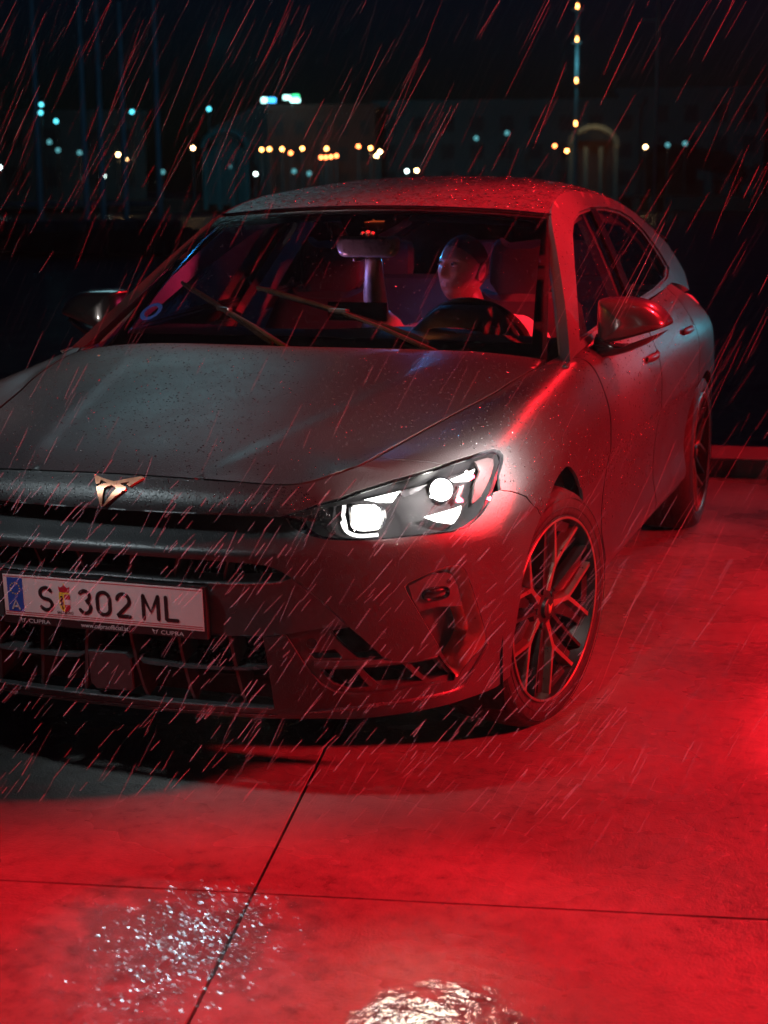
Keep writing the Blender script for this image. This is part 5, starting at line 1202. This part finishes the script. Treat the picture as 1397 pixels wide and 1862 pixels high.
# tall lamp mast, flag pole, yachts at their moorings
def pole(name, label, cat, x, y, h, rad, lamps=(), arm=None, group=None):
    root = empty(name, (x, y, 0)); tag(root, label, cat, group)
    mb = MB(); mb.tube([(0, 0, -.5), (0, 0, h)], [rad, rad*.8], 10); mb.build('pole', 'mast_paint', root, True)
    for z in lamps:
        mb = MB(); mb.tube([(0, 0, z-.12), (0, 0, z-.06)], [.30, .36], 16); mb.build('lamp_gallery', 'mast_paint', root)
        mb = MB(); mb.tube([(0, -.12, z), (0, -.12, z+.25)], [.06, .04], 10); mb.build('mast_lamp', 'lamp_amber', root)
    if arm: mb = MB(); mb.box((-arm[1]/2, 0, arm[0]), (arm[1], .10, .10)); mb.build('cross_arm', 'mast_paint', root)
    return root
pole('lamp_mast', 'tall slim mast with four amber lamps above the lit pavilion', 'mast', -21.18, 103.5, 13.2, .13, (12.5, 10.45, 7.87, 5.15))
lamp('mast_glow', 'POINT', (-21.2, 102.4, 9.0), (0, 0, 0), 55, (.15, .65, .8), .1); 
pole('flag_pole', 'thin unlit pole with a short cross arm at the upper right', 'pole', -16.1, 104.4, 13.0, .09, (), (11.7, 1.1))
def yacht(x, y, h, label):
    root = empty('yacht', (x, y, -.9)); root.rotation_euler.z = yaw_to(x, y)+.6; tag(root, label, 'yacht', 'yachts moored at the left')
    mb = MB(); rs = []
    for t, wd, sh in ((-4.2, .15, .95), (-3, .9, .85), (-1, 1.35, .78), (1.5, 1.35, .75), (3.6, 1.05, .78), (4, .95, .8)): rs.append([(wd, t, sh), (wd*.75, t, .1), (0, t, -.15), (-wd*.75, t, .1), (-wd, t, sh)])
    mb.rings(rs); mb.build('hull', 'hull_paint', root, True, 40)
    mb = MB(); mb.box((0, .6, .95), (1.5, 3.0, .45), 0, .12); mb.build('cabin', 'hull_paint', root)
    mb = MB(); mb.tube([(0, -.6, .7), (0, -.6, h)], [.10, .07], 8); mb.build('mast', 'mast_paint', root, True)
    mb = MB(); mb.tube([(0, -.55, 1.7), (0, 3.0, 1.75)], .06, 8); mb.build('boom', 'mast_paint', root, True)
for k, (x, y, h) in enumerate(((-28.8, 47.5, 11.5), (-27.4, 48.3, 10.2), (-26.9, 48.6, 12.0), (-26.2, 49.0, 8.6), (-25.1, 49.5, 9.4))):
    yacht(x, y, h, ('leftmost of the five moored yachts, its thick pale mast at the frame edge', 'second moored yacht from the left, mast close to its neighbour', 'third moored yacht from the left, with the tallest of the paired masts', 'fourth moored yacht from the left, with the shortest mast', 'rightmost of the five moored yachts, its faint mast standing apart')[k])
lamp('mooring_light', 'SPOT', (-14, 36, 5), (-27, 48.6, 6), 420, (.05, .45, .85), .3, R(50), .8)
lamp('shore_light', 'SPOT', (-40, 88, 10), (-38, 140, 5), 9000, (.03, .50, .64), .5, R(110), .9)

# =====================================================================
#  RAIN AND AIR
# =====================================================================
def rain_mesh(name, n, box, lean, ln, rad, seed, mat='rain_water'):
    r = np.random.default_rng(seed); P = np.stack([r.uniform(box[2*i], box[2*i+1], n) for i in range(3)], 1)
    ok = ~((np.abs(P[:, 0]) < .98) & (P[:, 1] > -.9) & (P[:, 1] < 3.5) & (P[:, 2] < 1.6)) & (np.linalg.norm(P-np.array([1.786, -4.086, 1.424]), axis=1) > 1.5)
    P = P[ok]; m_ = len(P); L = r.uniform(*ln, m_); a = R(lean)+r.normal(0, .055, m_)
    D = np.stack([-np.sin(a)*.95, -np.sin(a)*.30+r.normal(0, .03, m_), -np.cos(a)], 1); rd = rad[0]+(rad[1]-rad[0])*r.random(m_)**2
    e1 = np.cross(D, np.array([.3, 1, .1])); e1 /= np.linalg.norm(e1, axis=1)[:, None]; e2 = np.cross(D, e1)
    V = []; 
    for t, k in ((0, .15), (.12, 1), (.88, 1), (1, .15)):
        for g in (0, 2.094, 4.189): V.append(P+D*(L*t)[:, None]+(e1*math.cos(g)+e2*math.sin(g))*(rd*k)[:, None])
    V = np.stack(V, 1); F = [(i*3+j, i*3+(j+1) % 3, (i+1)*3+(j+1) % 3, (i+1)*3+j) for i in range(3) for j in range(3)]
    F = (np.array(F)[None]+np.arange(m_)[:, None, None]*12).reshape(-1, 4)
    o = obj(name, V.reshape(-1, 3), F, mat, None, True, 0); tag(o, kind='stuff'); return o
rain_mesh('rain', 22000, (-7, 4, -.9, 12, .02, 6.0), 27, (.08, .36), (.00018, .0005), 11)
rain_mesh('rain', 700, (-1.0, 2.0, -1.3, -.86, .1, 1.6), 29, (.04, .12), (.00018, .0004), 13)
rain_mesh('rain', 650, (-.35, 1.25, -1.25, -.88, .12, .85), 40, (.02, .065), (.0003, .0008), 12)
hz = MB(); hz.box((0, 120, 6.45), (520, 420, 17.1)); hz = hz.build('haze', 'void_black'); tag(hz, 'thin rain mist hanging over the whole quay and harbour', 'mist', kind='stuff')
mh = bpy.data.materials.new('mist'); mh.use_nodes = True; t_ = mh.node_tree; t_.nodes.remove(t_.nodes['Principled BSDF'])
pv = t_.nodes.new('ShaderNodeVolumePrincipled'); pv.inputs['Color'].default_value = (.85, .9, .92, 1); pv.inputs['Density'].default_value = .0006; pv.inputs['Anisotropy'].default_value = .7
t_.links.new(pv.outputs[0], t_.nodes['Material Output'].inputs['Volume']); hz.data.materials[0] = mh
